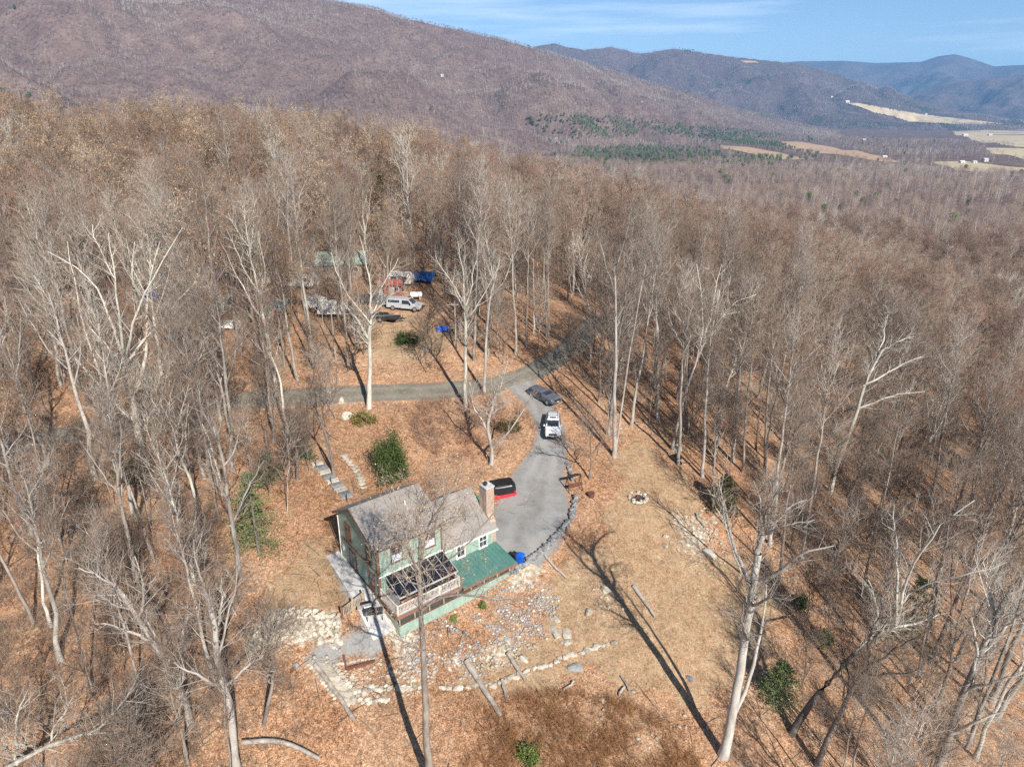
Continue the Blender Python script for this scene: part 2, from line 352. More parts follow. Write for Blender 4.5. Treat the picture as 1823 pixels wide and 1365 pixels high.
def brick_mat():
    m, t, b = newmat('tan_brick'); tcx = t.nodes.new('ShaderNodeTexCoord'); mpn = t.nodes.new('ShaderNodeMapping'); mpn.inputs['Rotation'].default_value = (R(90), 0, 0)
    t.links.new(tcx.outputs['Object'], mpn.inputs[0]); br = N(t, 'TexBrick', Scale=1.0); br.inputs['Brick Width'].default_value = .22; br.inputs['Row Height'].default_value = .075; br.inputs['Mortar Size'].default_value = .01
    br.inputs['Color1'].default_value = (.33, .22, .16, 1); br.inputs['Color2'].default_value = (.42, .29, .21, 1); br.inputs['Mortar'].default_value = (.45, .38, .32, 1)
    t.links.new(mpn.outputs[0], br.inputs['Vector']); n1 = noise(t, tcx.outputs['Object'], 1.6, 4)
    t.links.new(mixc(t, .35, br.outputs['Color'], ramp(t, n1, [(.3, (.20, .13, .10)), (.7, (.46, .34, .26))])), b.inputs['Base Color']); b.inputs['Roughness'].default_value = .9; return m
BRICK = brick_mat()
TRIM = paint('brown_trim', (.16, .085, .055), .6); WHITE = paint('white_paint', (.78, .76, .72), .5, .06); METROOF = paint('green_metal_roof', (.075, .185, .155), .5, .12, 1.5, obj=True)
BLACK = paint('black_metal', (.02, .02, .022), .45); GREYL = paint('light_grey_deck', (.42, .42, .44), .7, .12, 4); BROWNW = paint('brown_wood', (.22, .11, .07), .7, .2, 4); WEATH = paint('weathered_wood', (.38, .30, .22), .85, .2, 5)
CONC = paint('concrete', (.46, .45, .44), .9, .18, 1.2); BLUE = paint('blue_plastic', (.008, .11, .55), .35, .08); BLUET = paint('blue_tarp', (.015, .10, .34), .5, .2, 2)
RED = paint('red_cloth', (.55, .02, .03), .55, .15, 2); TARPK = paint('black_tarp', (.012, .012, .014), .38, .2, 2); GRNP = paint('green_plastic', (.02, .28, .13), .5)
CARW = paint('white_car_paint', (.80, .81, .81), .22, .02); CARG = paint('dark_grey_car_paint', (.10, .105, .13), .25, .08); CARS = paint('silver_car_paint', (.50, .52, .55), .3, .05, metal=.2)
TYRE = paint('rubber', (.022, .022, .022), .85); RIM = paint('alloy', (.45, .45, .46), .35, .05, metal=.6); GREYT = paint('grey_tarp', (.42, .40, .37), .6, .15, 1); RAILW = paint('cream_rail_paint', (.60, .54, .47), .6, .12, 4)
WHITEF = paint('weathered_white', (.52, .51, .49), .7, .12)
CREAM = paint('cream_cover', (.62, .58, .51), .6, .12, 1)
RUST = paint('rust_red', (.25, .06, .05), .7, .2, 2); ORANGE = paint('rusty_orange', (.36, .13, .03), .8, .25, 2); TEALP = paint('teal_tarp', (.06, .28, .33), .55, .2, 2); GRNROOF = paint('faded_green_roof', (.34, .42, .35), .6, .15, 1)
ASH = paint('ash', (.07, .055, .05), .95, .3, 6); LAMP = paint('lamp_lens', (.75, .77, .8), .15, .02); RUNNER = paint('dark_red_brown', (.13, .05, .035), .7)
def glass_mat(name, col, rough=.08):
    m, t, b = newmat(name); b.inputs['Base Color'].default_value = (*col, 1); b.inputs['Roughness'].default_value = rough; b.inputs['Specular IOR Level'].default_value = .8
    f = noise(t, pos(t), 1.2, 2); t.links.new(ramp(t, f, [(.35, tuple(c * .6 for c in col)), (.65, tuple(c * 1.4 for c in col))]), b.inputs['Base Color']); return m
GLASS = glass_mat('window_glass', (.035, .04, .05)); GLASSD = glass_mat('dark_roof_panel', (.012, .012, .018), .12); CURT = paint('white_curtain', (.62, .64, .70), .8, .1, 5)
SCREEN = paint('insect_screen', (.055, .05, .045), .8, .3, 3)
# ------------------------------------------------------------------ ground sheets
ROAD_PX = [(-260, 850), (-80, 818), (60, 786), (180, 762), (300, 735), (420, 716), (540, 706), (660, 700), (780, 697), (880, 688), (950, 666), (1010, 625), (1045, 590), (1075, 560)]
DRIVE_PX = [(922, 680), (955, 712), (982, 760), (980, 805), (958, 850), (950, 900), (936, 950), (914, 1002)]
def path3(px, n=90):
    P = [G(*p) for p in px]; P = np.array([(p.x, p.y) for p in P]); d = np.r_[0, np.cumsum(np.hypot(*np.diff(P, axis=0).T))]
    s = np.linspace(0, d[-1], n); X = np.interp(s, d, P[:, 0]); Y = np.interp(s, d, P[:, 1])
    k = np.ones(7) / 7
    for _ in range(2):
        X = np.convolve(np.pad(X, 3, 'edge'), k, 'valid'); Y = np.convolve(np.pad(Y, 3, 'edge'), k, 'valid')
    return np.c_[X, Y]
ROAD = path3(ROAD_PX, 160); DRIVE = path3(DRIVE_PX, 90)
_d = np.array([(p.x, p.y) for p in (G(*q) for q in DRIVE_PX)]); DFR = np.r_[0, np.cumsum(np.hypot(*np.diff(_d, axis=0).T))]; DFR /= DFR[-1]
def ribbon(name, path, width, mat, dz, nw=13, label=None):
    T = np.gradient(path, axis=0); T /= np.hypot(*T.T)[:, None]; Nn = np.c_[-T[:, 1], T[:, 0]]
    wd = width if hasattr(width, '__len__') else np.full(len(path), width)
    u = np.linspace(-1, 1, nw); X = path[:, 0][:, None] + Nn[:, 0][:, None] * u * wd[:, None] / 2; Y = path[:, 1][:, None] + Nn[:, 1][:, None] * u * wd[:, None] / 2
    Z = zt(X, Y) + dz - .12 * (np.abs(u) > .99)
    V = np.c_[X.ravel(), Y.ravel(), Z.ravel()]; i = np.arange((len(path) - 1) * (nw - 1)); r_, c_ = i // (nw - 1), i % (nw - 1); a = r_ * nw + c_
    me = mesh_np(name, V, np.c_[a, a + nw, a + nw + 1, a + 1], mats=[mat], smooth=True)
    ac_ = me.attributes.new('across', 'FLOAT', 'POINT'); ac_.data.foreach_set('value', np.tile(np.abs(u), len(path)).astype(np.float32)); at_ = me.attributes.new('edge', 'FLOAT', 'POINT'); at_.data.foreach_set('value', np.tile(np.abs(u) ** 3 * .95, len(path)).astype(np.float32))
    return tag(link(name, me), kind='structure')
def dist_path(path, X, Y):
    d = np.full(np.shape(X), 1e9)
    for p in path[::2]: d = np.minimum(d, np.hypot(X - p[0], Y - p[1]))
    return d
GRASS_A = [(1110,790),(1165,785),(1215,850),(1255,905),(1250,960),(1330,1010),(1390,1060),(1350,1180),(1270,1250),(1130,1240),(1040,1190),(960,1235),(860,1235),(790,1215),(880,1140),(1000,1130),(950,1060),(1000,1000),(1070,950),(1095,880)]
GRASS_B = [(605,1010),(565,950),(525,985),(455,1095),(560,1105),(615,1065)]
GRASS_C = [(650,560),(770,572),(830,600),(720,650),(620,630)]
STONY = [[(1200,905),(1260,915),(1290,980),(1250,1010),(1190,990)], [(900,1040),(960,985),(1010,950),(1035,890),(1000,960),(970,1010),(920,1060)], [(430,1110),(500,1085),(610,1090),(620,1130),(560,1145),(450,1160)], [(680,1100),(740,1110),(735,1180),(690,1160)], [(780,1180),(900,1130),(930,1150),(830,1210)], [(690,1165),(790,1190),(760,1225),(610,1240),(595,1205)]]
GRAV = [[(470,1180),(560,1150),(660,1100),(720,1135),(640,1175),(580,1195)], [(480,760),(600,750),(640,765),(590,800),(540,790)], [(600,980),(640,1000),(690,1065),(660,1100),(600,1050)]]
def zones(X, Y):
    px, py, dep = proj(X, Y, zt(X, Y)); wx = np.sin(X * .8 + 2 * np.sin(Y * .5)) + .7 * np.sin(X * 1.9 - Y * 1.3 + 1) + .5 * np.sin(Y * 3.1 + X); wy = np.sin(Y * .9 + 2 * np.sin(X * .6 + 2)) + .7 * np.sin(Y * 2.1 + X * 1.1) + .5 * np.sin(X * 2.9 - Y); px = px + wx * 11; py = py + wy * 8; g = np.zeros(X.shape); s = np.zeros(X.shape); v = np.zeros(X.shape)
    for q in (GRASS_A, GRASS_B, GRASS_C): g = np.maximum(g, poly_in(q, px, py) * 1.0)
    for q, k in zip(STONY, (.62, .8, .9, .8, .62, .55)): s = np.maximum(s, poly_in(q, px, py) * k)
    for q, k in zip(GRAV, (.85, .5, .9)): v = np.maximum(v, poly_in(q, px, py) * k)
    return g, s, v
def ground():
    az = R(1) * np.linspace(-84, 84, 470); r = np.r_[3, 6, 9, np.geomspace(12, 480, 330)]
    RR, AA = np.meshgrid(r, az, indexing='ij'); X = RR * np.sin(AA); Y = RR * np.cos(AA) - 0.0
    Z = zt(X, Y); h = np.zeros_like(X)
    for f, a in ((.9, .05), (2.1, .03)): h += a * np.sin(X * f + 1.3 * np.sin(Y * f * .7)) * np.cos(Y * f * 1.1 + np.sin(X * f * .6))
    # road and driveway are cut a little into the slope
    dr = dist_path(ROAD, X, Y); dd = dist_path(DRIVE, X, Y); k = np.minimum(sstep(2.0, 4.0, dr), sstep(3.0, 6.0, dd))
    Z = Z + h * k
    g, s, v = zones(X, Y); zc = np.stack([g, s, v, np.ones_like(g)], -1)
    for _ in range(6):
        q = np.pad(zc, ((1, 1), (1, 1), (0, 0)), 'edge'); zc = (q[:-2, 1:-1] + q[2:, 1:-1] + q[1:-1, :-2] + q[1:-1, 2:] + 2 * zc) / 6
    n, m = X.shape; i = np.arange((n - 1) * (m - 1)); a = (i // (m - 1)) * m + i % (m - 1)
    me = mesh_np('ground', np.c_[X.ravel(), Y.ravel(), Z.ravel()], np.c_[a, a + m, a + m + 1, a + 1][:, ::-1], mats=[GROUND], smooth=True)
    ca = me.color_attributes.new('zone', 'FLOAT_COLOR', 'POINT'); ca.data.foreach_set('color', zc.reshape(-1).astype(np.float32))
    return tag(link('ground', me), kind='structure')
ground()
ribbon('road', ROAD, 4.3, ROADM, .07)
ribbon('driveway', DRIVE, np.interp(np.linspace(0, 1, 90), DFR, [5.5, 4.2, 4.2, 4.8, 7.0, 9.2, 9.0, 6.0]), GRAVEL, .075, 21)

def sheet(name, rr, azd, zf, mat, flip=True):
    RR, AA = np.meshgrid(rr, np.radians(azd), indexing='ij'); X = RR * np.sin(AA); Y = RR * np.cos(AA); Z = zf(X, Y, RR, AA)
    n, m = X.shape; i = np.arange((n - 1) * (m - 1)); a = (i // (m - 1)) * m + i % (m - 1)
    me = mesh_np(name, np.c_[X.ravel(), Y.ravel(), Z.ravel()], np.c_[a, a + m, a + m + 1, a + 1][:, ::-1], mats=[mat], smooth=True)
    return tag(link(name, me), kind='structure')
sheet('valley', np.geomspace(470, 15000, 90), np.linspace(-84, 84, 240), lambda X, Y, RR, AA: zt(X, Y) - .4 * (RR < 490), FARG)
# mountains: silhouettes turned into ridge heights at their own distances
def sil(pts):
    D = np.array([ray(*p) for p in pts]); az = np.degrees(np.arctan2(D[:, 0], D[:, 1])); te = D[:, 2] / np.hypot(D[:, 0], D[:, 1])
    return lambda a: np.interp(a, az, te)
def fbm(X, Y, s, seed, o=4):
    q = np.random.default_rng(seed); out = np.zeros_like(X); amp = 1.0
    for k in range(o):
        for _ in range(3):
            th = q.uniform(0, 6.28); ph = q.uniform(0, 6.28); out += amp / 3 * np.sin((X * np.cos(th) + Y * np.sin(th)) / s * 6.28 + ph + 1.5 * np.sin((X * np.sin(th) - Y * np.cos(th)) / s * 4 + ph))
        amp *= .5; s *= .5
    return out
LAYERS = [
 ('mountain', [(-900,-130),(-300,-120),(100,-95),(400,-45),(620,0),(700,22),(800,44),(912,69),(1000,96),(1080,119),(1150,141),(1230,163),(1310,190),(1400,215),(1600,250)],
   [(-60,1250,3000),(-20,1350,3000),(0,1600,3200),(10,2300,3700),(20,3300,4500),(36,3700,4700)], 80, 1, FARG),
 ('mountain', [(600,110),(900,92),(960,79),(985,74),(1010,81),(1040,86),(1090,81),(1140,93),(1200,84),(1300,98),(1420,111),(1470,124),(1540,146),(1620,172),(1700,196),(1823,214),(2300,240)],
   [(-12,4600,6200),(10,5000,6600),(20,5200,6900),(40,5600,7200)], 90, 2, MTN),
 ('mountain', [(1000,150),(1300,120),(1420,108),(1500,107),(1560,111),(1640,109),(1670,99),(1700,95),(1730,103),(1770,117),(1800,115),(1900,112),(2200,100)],
   [(0,9500,12500),(20,9500,12500),(40,9500,12500)], 120, 3, MTN),
 ('foothill', [(1400,215),(1500,200),(1570,180),(1640,160),(1720,142),(1780,136),(1823,131),(2000,120)],
   [(10,8000,9300),(40,8000,9300)], 70, 4, MTN)]
def mk_layer(px, tab, amp, seed):
    S = sil(px); tab = np.array(tab, float)
    def f(X, Y, RR, AA):
        a = np.degrees(AA); fo = np.interp(a, tab[:, 0], tab[:, 1]); ri = np.interp(a, tab[:, 0], tab[:, 2]); s = np.clip((RR - fo) / (ri - fo), 0, 1.6)
        zr = CAMZ + ri * S(a) - 12; base = zt(X, Y) - 3
        spur = fbm(X, Y, (ri - fo) * .55, seed)
        p = np.where(s < 1, s ** 1.15, 1 - (s - 1) * 1.2); mid = np.clip(s * (1 - s) * 4, 0, 1)
        z = base + (np.maximum(zr - base, -30)) * p + spur * amp * mid * np.clip((zr - base) / 250, 0, 1)
        return z - (s <= 0) * 8
    return f
LF = []
for nm, px, tab, amp, seed, mt in LAYERS:
    f = mk_layer(px, tab, amp, seed); LF.append((f, np.array(tab, float), px)); t_ = np.array(tab, float)
    lo, hi = t_[:, 0].min(), t_[:, 0].max(); 
    rr = np.linspace(t_[:, 1].min() - 60, t_[:, 2].max() * 1.12, 150)
    azs = np.linspace(lo, hi, 330)
    sheet(nm, rr, azs, f, mt)

# fields in the valley
def field(pts, mat, dz=.8):
    P = [G(*p) for p in pts]; x = np.array([p.x for p in P]); y = np.array([p.y for p in P])
    q = np.c_[x, y]; az = np.arctan2(x, y); r = np.hypot(x, y)
    rr = np.linspace(r.min(), r.max(), 70); aa = np.linspace(az.min(), az.max(), 70); RR, AA = np.meshgrid(rr, aa, indexing='ij'); X = RR * np.sin(AA); Y = RR * np.cos(AA)
    n, m = X.shape; i = np.arange((n - 1) * (m - 1)); a = (i // (m - 1)) * m + i % (m - 1); F = np.c_[a, a + m, a + m + 1, a + 1][:, ::-1]
    cx = X.ravel()[F].mean(1); cy = Y.ravel()[F].mean(1); F = F[poly_in(q, cx, cy)]
    tag(link('field', mesh_np('field', np.c_[X.ravel(), Y.ravel(), zt(X, Y).ravel() + dz], F, mats=[mat])), kind='structure'); return q
FIELDS = [field(*a) for a in (
 ([(1278,259),(1330,262),(1380,271),(1425,281),(1440,285),(1395,285),(1340,275),(1290,266)], FIELDO), ([(1382,252),(1430,253),(1490,264),(1560,277),(1610,291),(1560,287),(1480,275),(1410,265)], FIELDO),
 ([(1660,289),(1720,288),(1790,297),(1900,304),(1900,318),(1790,313),(1700,303)], FIELD), ([(1690,226),(1760,222),(1900,226),(1900,262),(1810,262),(1740,252),(1700,240)], FIELD), ([(1755,264),(1900,268),(1900,286),(1820,284),(1765,274)], FIELD),
 ([(1205,236),(1235,235),(1240,240),(1212,241)], FIELDO), ([(1500,220),(1560,222),(1640,226),(1690,224),(1640,219),(1570,216)], FIELD))]
# the sloping pasture on the flank of the second ridge
f2 = LF[1][0]
def slope_field(pts, lf, mat):
    S = np.array(pts, float); f, tab, _ = lf; D = np.array([ray(*p) for p in pts]); az = np.degrees(np.arctan2(D[:, 0], D[:, 1]))
    aa = np.linspace(az.min(), az.max(), 90); rr = np.linspace(tab[:, 1].min(), tab[:, 2].max(), 260); RR, AA = np.meshgrid(rr, np.radians(aa), indexing='ij'); X = RR * np.sin(AA); Y = RR * np.cos(AA); Z = f(X, Y, RR, AA) + 6
    n, m = X.shape; i = np.arange((n - 1) * (m - 1)); a = (i // (m - 1)) * m + i % (m - 1); F = np.c_[a, a + m, a + m + 1, a + 1][:, ::-1]
    px, py, _ = proj(X, Y, Z); s = (RR - np.interp(np.degrees(AA), tab[:, 0], tab[:, 1])) / np.interp(np.degrees(AA), tab[:, 0], tab[:, 2] - tab[:, 1])
    ok = poly_in(S, px.ravel()[F].mean(1), py.ravel()[F].mean(1)) & (s.ravel()[F].mean(1) < 1) & (s.ravel()[F].mean(1) > 0); F = F[ok]
    if len(F): tag(link('field', mesh_np('field', np.c_[X.ravel(), Y.ravel(), Z.ravel()], F, mats=[mat])), kind='structure')
slope_field([(1500,182),(1530,184),(1580,194),(1650,205),(1740,215),(1790,221),(1700,221),(1620,217),(1590,207),(1555,200),(1530,190)], LF[1], FIELD)
slope_field([(1318,108),(1345,109),(1352,112),(1325,112)], LF[1], FIELDO)

# ------------------------------------------------------------------ trees
def unit(v): return v / np.maximum(np.linalg.norm(v, axis=-1, keepdims=True), 1e-9)
def frames(D):
    ref = np.where(np.abs(D[:, 2:3]) > .9, np.array([[1., 0, 0]]), np.array([[0, 0, 1.]])); u = unit(np.cross(D, ref)); return u, np.cross(D, u)
def cones(P0, P1, P2, r, k=3, taper=.55):
    """bent tapering shoots: base ring, middle ring, tip"""
    n = len(P0); u, v = frames(unit(P1 - P0)); u2, v2 = frames(unit(P2 - P1)); ang = np.arange(k) * 2 * np.pi / k
    ca, sa = np.cos(ang)[None, :, None], np.sin(ang)[None, :, None]; r = r[:, None, None]
    A = P0[:, None] + (u[:, None] * ca + v[:, None] * sa) * r; B = P1[:, None] + (u2[:, None] * ca + v2[:, None] * sa) * r * taper
    V = np.concatenate([A, B, P2[:, None]], 1).reshape(-1, 3); st = 2 * k + 1; b = (np.arange(n) * st)[:, None]
    F = []
    for j in range(k):
        j2 = (j + 1) % k
        F += [np.c_[b + j, b + j2, b + k + j2], np.c_[b + j, b + k + j2, b + k + j], np.c_[b + k + j, b + k + j2, b + 2 * k]]
    return V, np.concatenate(F)
def spikes(P0, P2, r):
    n = len(P0); u, v = frames(unit(P2 - P0)); ang = np.arange(3) * 2 * np.pi / 3
    A = P0[:, None] + (u[:, None] * np.cos(ang)[None, :, None] + v[:, None] * np.sin(ang)[None, :, None]) * r[:, None, None]
    V = np.concatenate([A, P2[:, None]], 1).reshape(-1, 3); b = (np.arange(n) * 4)[:, None]
    return V, np.concatenate([np.c_[b, b + 1, b + 3], np.c_[b + 1, b + 2, b + 3], np.c_[b + 2, b, b + 3]])
class Acc:
    def __init__(s): s.V = []; s.F = []; s.M = []; s.n = 0
    def add(s, V, F, m=0): s.V.append(V); s.F.append(F + s.n); s.M.append(np.full(len(F), m)); s.n += len(V)
    def mesh(s, name, mats, smooth=False): return mesh_np(name, np.concatenate(s.V), np.concatenate(s.F), np.concatenate(s.M), mats, smooth)
def tube_np(acc, P, r, k=8, m=0):
    P = np.asarray(P, float); n = len(P); T = unit(np.gradient(P, axis=0)); u, v = frames(T); ang = np.arange(k) * 2 * np.pi / k
    V = (P[:, None] + (u[:, None] * np.cos(ang)[None, :, None] + v[:, None] * np.sin(ang)[None, :, None]) * np.asarray(r)[:, None, None]).reshape(-1, 3)
    F = []
    for i in range(n - 1):
        for j in range(k):
            a, b, c, d = i * k + j, i * k + (j + 1) % k, (i + 1) * k + (j + 1) % k, (i + 1) * k + j; F += [(a, b, c), (a, c, d)]
    acc.add(V, np.array(F), m)
def smooth_path(P, n, g, wob=0.0):
    P = np.asarray(P, float); d = np.r_[0, np.cumsum(np.linalg.norm(np.diff(P, axis=0), axis=1))]; s = np.linspace(0, d[-1], n)
    Q = np.c_[[np.interp(s, d, P[:, i]) for i in range(P.shape[1])]].T
    k = np.array([.25, .5, .25])
    for _ in range(2):
        q = np.pad(Q, ((1, 1), (0, 0)), 'edge'); S = q[:-2] * .25 + q[1:-1] * .5 + q[2:] * .25; S[0] = Q[0]; S[-1] = Q[-1]; Q = S
    if wob:
        W = np.cumsum(g.normal(0, wob, (n, 3)), 0); W -= np.linspace(0, 1, n)[:, None] * W[-1]; W[:, 2] *= .3; Q[:, :3] += W
    return Q
def kids(g, P0, P1, P2, rad, per, lmin, lmax, spread=.9, up=.25, t0=.25, rr=.5):
    """shoots growing from bent parents"""
    n = len(P0); idx = np.repeat(np.arange(n), per); t = t0 + (1 - t0) * g.random(len(idx)) ** .8
    a, b, c = P0[idx], P1[idx], P2[idx]; h = t < .5
    base = np.where(h[:, None], a + (b - a) * (t * 2)[:, None], b + (c - b) * (t * 2 - 1)[:, None])
    D = unit(np.where(h[:, None], b - a, c - b)); Q = g.normal(0, 1, (len(idx), 3)); Q -= D * (Q * D).sum(1, keepdims=True); Q = unit(Q)
    nd = unit(D * .75 + Q * spread * g.uniform(.6, 1.2, (len(idx), 1)) + np.array([0, 0, up])); L = g.uniform(lmin, lmax, len(idx)) * (1.15 - .5 * t)
    m = base + nd * (L * .5)[:, None]; nd2 = unit(nd + np.array([0, 0, up * .8]) + g.normal(0, .22, nd.shape)); tip = m + nd2 * (L * .5)[:, None]
    return base, m, tip, rad[idx] * (1 - .55 * t) * rr
def grow(g, acc, limbs, n2, n3, n4, leaf=0, l2=(1.6, 3.4), l3=(.8, 1.8), l4=(.5, 1.2), leafsize=.11, minr=.011, up=.25, spread=.9, pal=.7):
    """limbs = list of (points, radii): adds branches, shoots, twigs and leaves"""
    A, B, Cc, Rr = [], [], [], []
    for P, r in limbs:
        P = np.asarray(P); k = max(1, len(P) // 4)
        for i in range(0, len(P) - 2, max(2, k)):
            j = min(i + max(2, k), len(P) - 1); A.append(P[i]); B.append(P[(i + j) // 2]); Cc.append(P[j]); Rr.append(r[(i + j) // 2])
    A, B, Cc, Rr = map(np.array, (A, B, Cc, Rr))
    b0, b1, b2, br = kids(g, A, B, Cc, Rr, n2, *l2, spread=spread, up=up, t0=.05, rr=.42); br = np.clip(br, .026, .085)
    acc.add(*cones(b0, b1, b2, br, 4), 0)
    c0, c1, c2, cr = kids(g, b0, b1, b2, br, n3, *l3, spread=spread, up=up, rr=.5); cr = np.clip(cr, minr * 1.6, .034)
    nb = int(len(c0) * pal); acc.add(*cones(c0[:nb], c1[:nb], c2[:nb], cr[:nb], 3), 1); acc.add(*cones(c0[nb:], c1[nb:], c2[nb:], cr[nb:], 3), 0)
    d0, d1, d2, dr = kids(g, c0, c1, c2, cr, n4, *l4, spread=.8, up=up, rr=.55); dr = np.clip(dr, minr, .02)
    acc.add(*spikes(d0, d2, dr), 1)
    if leaf:
        sel = g.integers(0, len(d0), leaf); p = d0[sel] + (d2[sel] - d0[sel]) * g.uniform(.2, 1, (leaf, 1)) + g.normal(0, .06, (leaf, 3)); leaves(g, acc, p, leafsize, 2)
def leaves(g, acc, p, size, m):
    n = len(p); a = unit(g.normal(0, 1, (n, 3))); b = unit(np.cross(a, g.normal(0, 1, (n, 3)))); s = (size * g.uniform(.6, 1.4, (n, 1)))
    V = np.concatenate([p - a * s, p + b * s * .6, p + a * s, p - b * s * .6], 1).reshape(-1, 3); i = (np.arange(n) * 4)[:, None]
    acc.add(V, np.concatenate([np.c_[i, i + 1, i + 2], np.c_[i, i + 2, i + 3]]), m)
def make_tree(seed, H, r0, cb, spread, nl, n2=4, n3=5, n4=5, leaf=0, lean=.04, fork=0, ang=(.5, 1.0), k=8, minr=.010, leafsize=.11, pal=.75):
    """a bare deciduous tree at the origin -> (trunk Acc, crown Acc); crown slots: bark, twig, leaf"""
    g = np.random.default_rng(seed); T, Cr = Acc(), Acc(); th = g.uniform(0, 6.28)
    top = np.array([math.cos(th) * lean * H, math.sin(th) * lean * H, H * .96])
    P = smooth_path([(0, 0, -.5), (0, 0, .3), tuple(top * np.array([.3, .3, .5])), tuple(top)], 16, g, .10 * H / 22)
    tt = np.linspace(0, 1, 16); rad = r0 * (1 - tt ** 1.15 * .93) * (1 + .5 * np.exp(-tt * 26)); tube_np(T, P, rad, k)
    limbs = [(P[10:], rad[10:])]
    for i in range(nl):
        f = cb + (1 - cb) * ((i + g.uniform(0, .9)) / nl) * .93; z = f * 15; i0 = int(z); p0 = P[i0] + (P[min(i0 + 1, 15)] - P[i0]) * (z - i0); rl = np.interp(z, np.arange(16), rad)
        a = th + i * 2.4 + g.uniform(-.5, .5); e = g.uniform(*ang) * (1.0 - .35 * (f - cb) / (1 - cb)); L = spread * (1.12 - .62 * (f - cb) / (1 - cb)) * g.uniform(.7, 1.2)
        if i < fork: e *= .55; L *= 1.5; rl *= 1.25
        d = np.array([math.cos(a) * math.sin(e), math.sin(a) * math.sin(e), math.cos(e)]); q = [p0, p0 + d * L * .45, p0 + d * L * .75 + np.array([0, 0, L * .08]), p0 + d * L + np.array([0, 0, L * .26])]
        Q = smooth_path(q, 8, g, .09 * L / 5); rr = np.linspace(min(rl * .62, .20), .026, 8); tube_np(Cr, Q, rr, 5, 0); limbs.append((Q, rr))
    grow(g, Cr, limbs, n2, n3, n4, leaf, minr=minr, leafsize=leafsize, pal=pal); return T, Cr
def make_conifer(seed, H, r, n=26, per=34, bare=.15, mat_leaf=0, size=.16):
    g = np.random.default_rng(seed); T, Cr = Acc(), Acc(); P = np.c_[np.zeros(8), np.zeros(8), np.linspace(-.4, H, 8)]; P[:, :2] += g.normal(0, .02 * H / 8, (8, 2)); tube_np(T, P, np.linspace(.022 * H + .03, .015, 8), 7)
    for i in range(n * 3):
        f = bare + (1 - bare) * g.random() ** .9; z = f * H; L = r * (1 - f) ** .75 * g.uniform(.6, 1.25) + .15 * r; a = g.uniform(0, 6.28); d = np.array([math.cos(a), math.sin(a), g.uniform(-.12, .35)])
        p0 = np.array([0, 0, z]); m = p0 + d * L * .5; tip = p0 + d * L + np.array([0, 0, -.06 * L]); Cr.add(*cones(p0[None], m[None], tip[None], np.array([.025]), 3), 1)
        t = g.uniform(.25, 1, per); p = p0 + (tip - p0) * t[:, None] + g.normal(0, .10 * L + .05, (per, 3)) * np.array([1, 1, .55]); leaves(g, Cr, p, size, 0)
    return T, Cr
def make_bush(seed, rx, rz, n, size=.09, stems=9):
    g = np.random.default_rng(seed); T, Cr = Acc(), Acc(); 
    cl = g.normal(0, 1, (26, 3)); cl = unit(cl) * g.uniform(.35, .95, (26, 1)); cl[:, 2] = np.abs(cl[:, 2])
    for i in range(stems):
        q = cl[i]; tube_np(T, smooth_path([(0, 0, -.1), (q[0] * rx * .4, q[1] * rx * .4, q[2] * rz * .5), (q[0] * rx * .8, q[1] * rx * .8, q[2] * rz * .9)], 5, g), np.linspace(.04, .01, 5), 4)
    c = cl[g.integers(0, 26, n)] + g.normal(0, .17, (n, 3)); p = np.c_[c[:, 0] * rx, c[:, 1] * rx, np.maximum(c[:, 2], .02) * rz]; leaves(g, Cr, p, size, 0); return T, Cr
def two(proto, name, bark, mats):
    T, Cr = proto; return (T.mesh(name + '_trunk', [bark], True), Cr.mesh(name + '_crown', mats))
def one(proto, name, bark, mats):
    T, Cr = proto; A = Acc(); nv = 0
    for X, off in ((T, 0), (Cr, 1)):
        for V, F, M in zip(X.V, X.F, X.M): pass
    V = np.concatenate(T.V + Cr.V); nT = sum(len(v) for v in T.V); F = np.concatenate([np.concatenate(T.F), np.concatenate(Cr.F) + nT]); M = np.concatenate([np.zeros(sum(len(f) for f in T.F), int), np.concatenate(Cr.M) + 1])
    return mesh_np(name, V, F, M, [bark] + list(mats))
# kinds: (proto, bark, crown materials, words)
KIND = {}
def kind(key, proto, bark, mats, words): KIND[key] = (two(proto, key, bark, mats), words)
kind('slim0', make_tree(11, 23, .17, .58, 3.2, 10, 3, 4, 3), BARK, [BARK, TWIG, LEAFT], 'slender straight bare tree with brown bark')
kind('slim1', make_tree(12, 25, .21, .60, 3.8, 11, 3, 4, 3, lean=.07), BARKG, [BARKG, TWIG, LEAFT], 'tall straight bare tree with grey bark')
kind('slim2', make_tree(13, 20, .14, .52, 3.0, 10, 3, 4, 3, lean=.09), BARKD, [BARKD, TWIG, LEAFT], 'thin leaning bare tree with dark bark')
kind('broad0', make_tree(14, 24, .27, .46, 5.4, 11, 4, 4, 3, fork=3), BARKG, [BARKG, TWIG, LEAFT], 'broad-crowned bare tree with a forked grey trunk')
kind('broad1', make_tree(15, 22, .23, .42, 4.8, 11, 3, 4, 4, fork=2, lean=.07), BARK, [BARK, TWIGR, LEAFT], 'broad bare tree with reddish-brown twigs')
kind('pale0', make_tree(16, 25, .28, .40, 5.2, 11, 4, 3, 3, fork=4), BARKP, [BARKP, TWIGP, LEAFT], 'bare tree with pale whitish limbs')
kind('pale1', make_tree(17, 22, .22, .46, 4.2, 10, 4, 3, 3, lean=.10, fork=2), BARKP, [BARKP, TWIG, LEAFT], 'leaning bare tree with a pale trunk')
kind('oak0', make_tree(18, 22, .25, .40, 5.0, 13, 4, 4, 4, leaf=1500, fork=2, leafsize=.09), BARK, [BARK, TWIG, LEAFT], 'oak still holding tan dead leaves')
kind('oak1', make_tree(19, 20, .20, .38, 4.4, 12, 4, 4, 4, leaf=1200, leafsize=.09), BARKG, [BARKG, TWIG, LEAFT], 'smaller oak with sparse tan dead leaves')
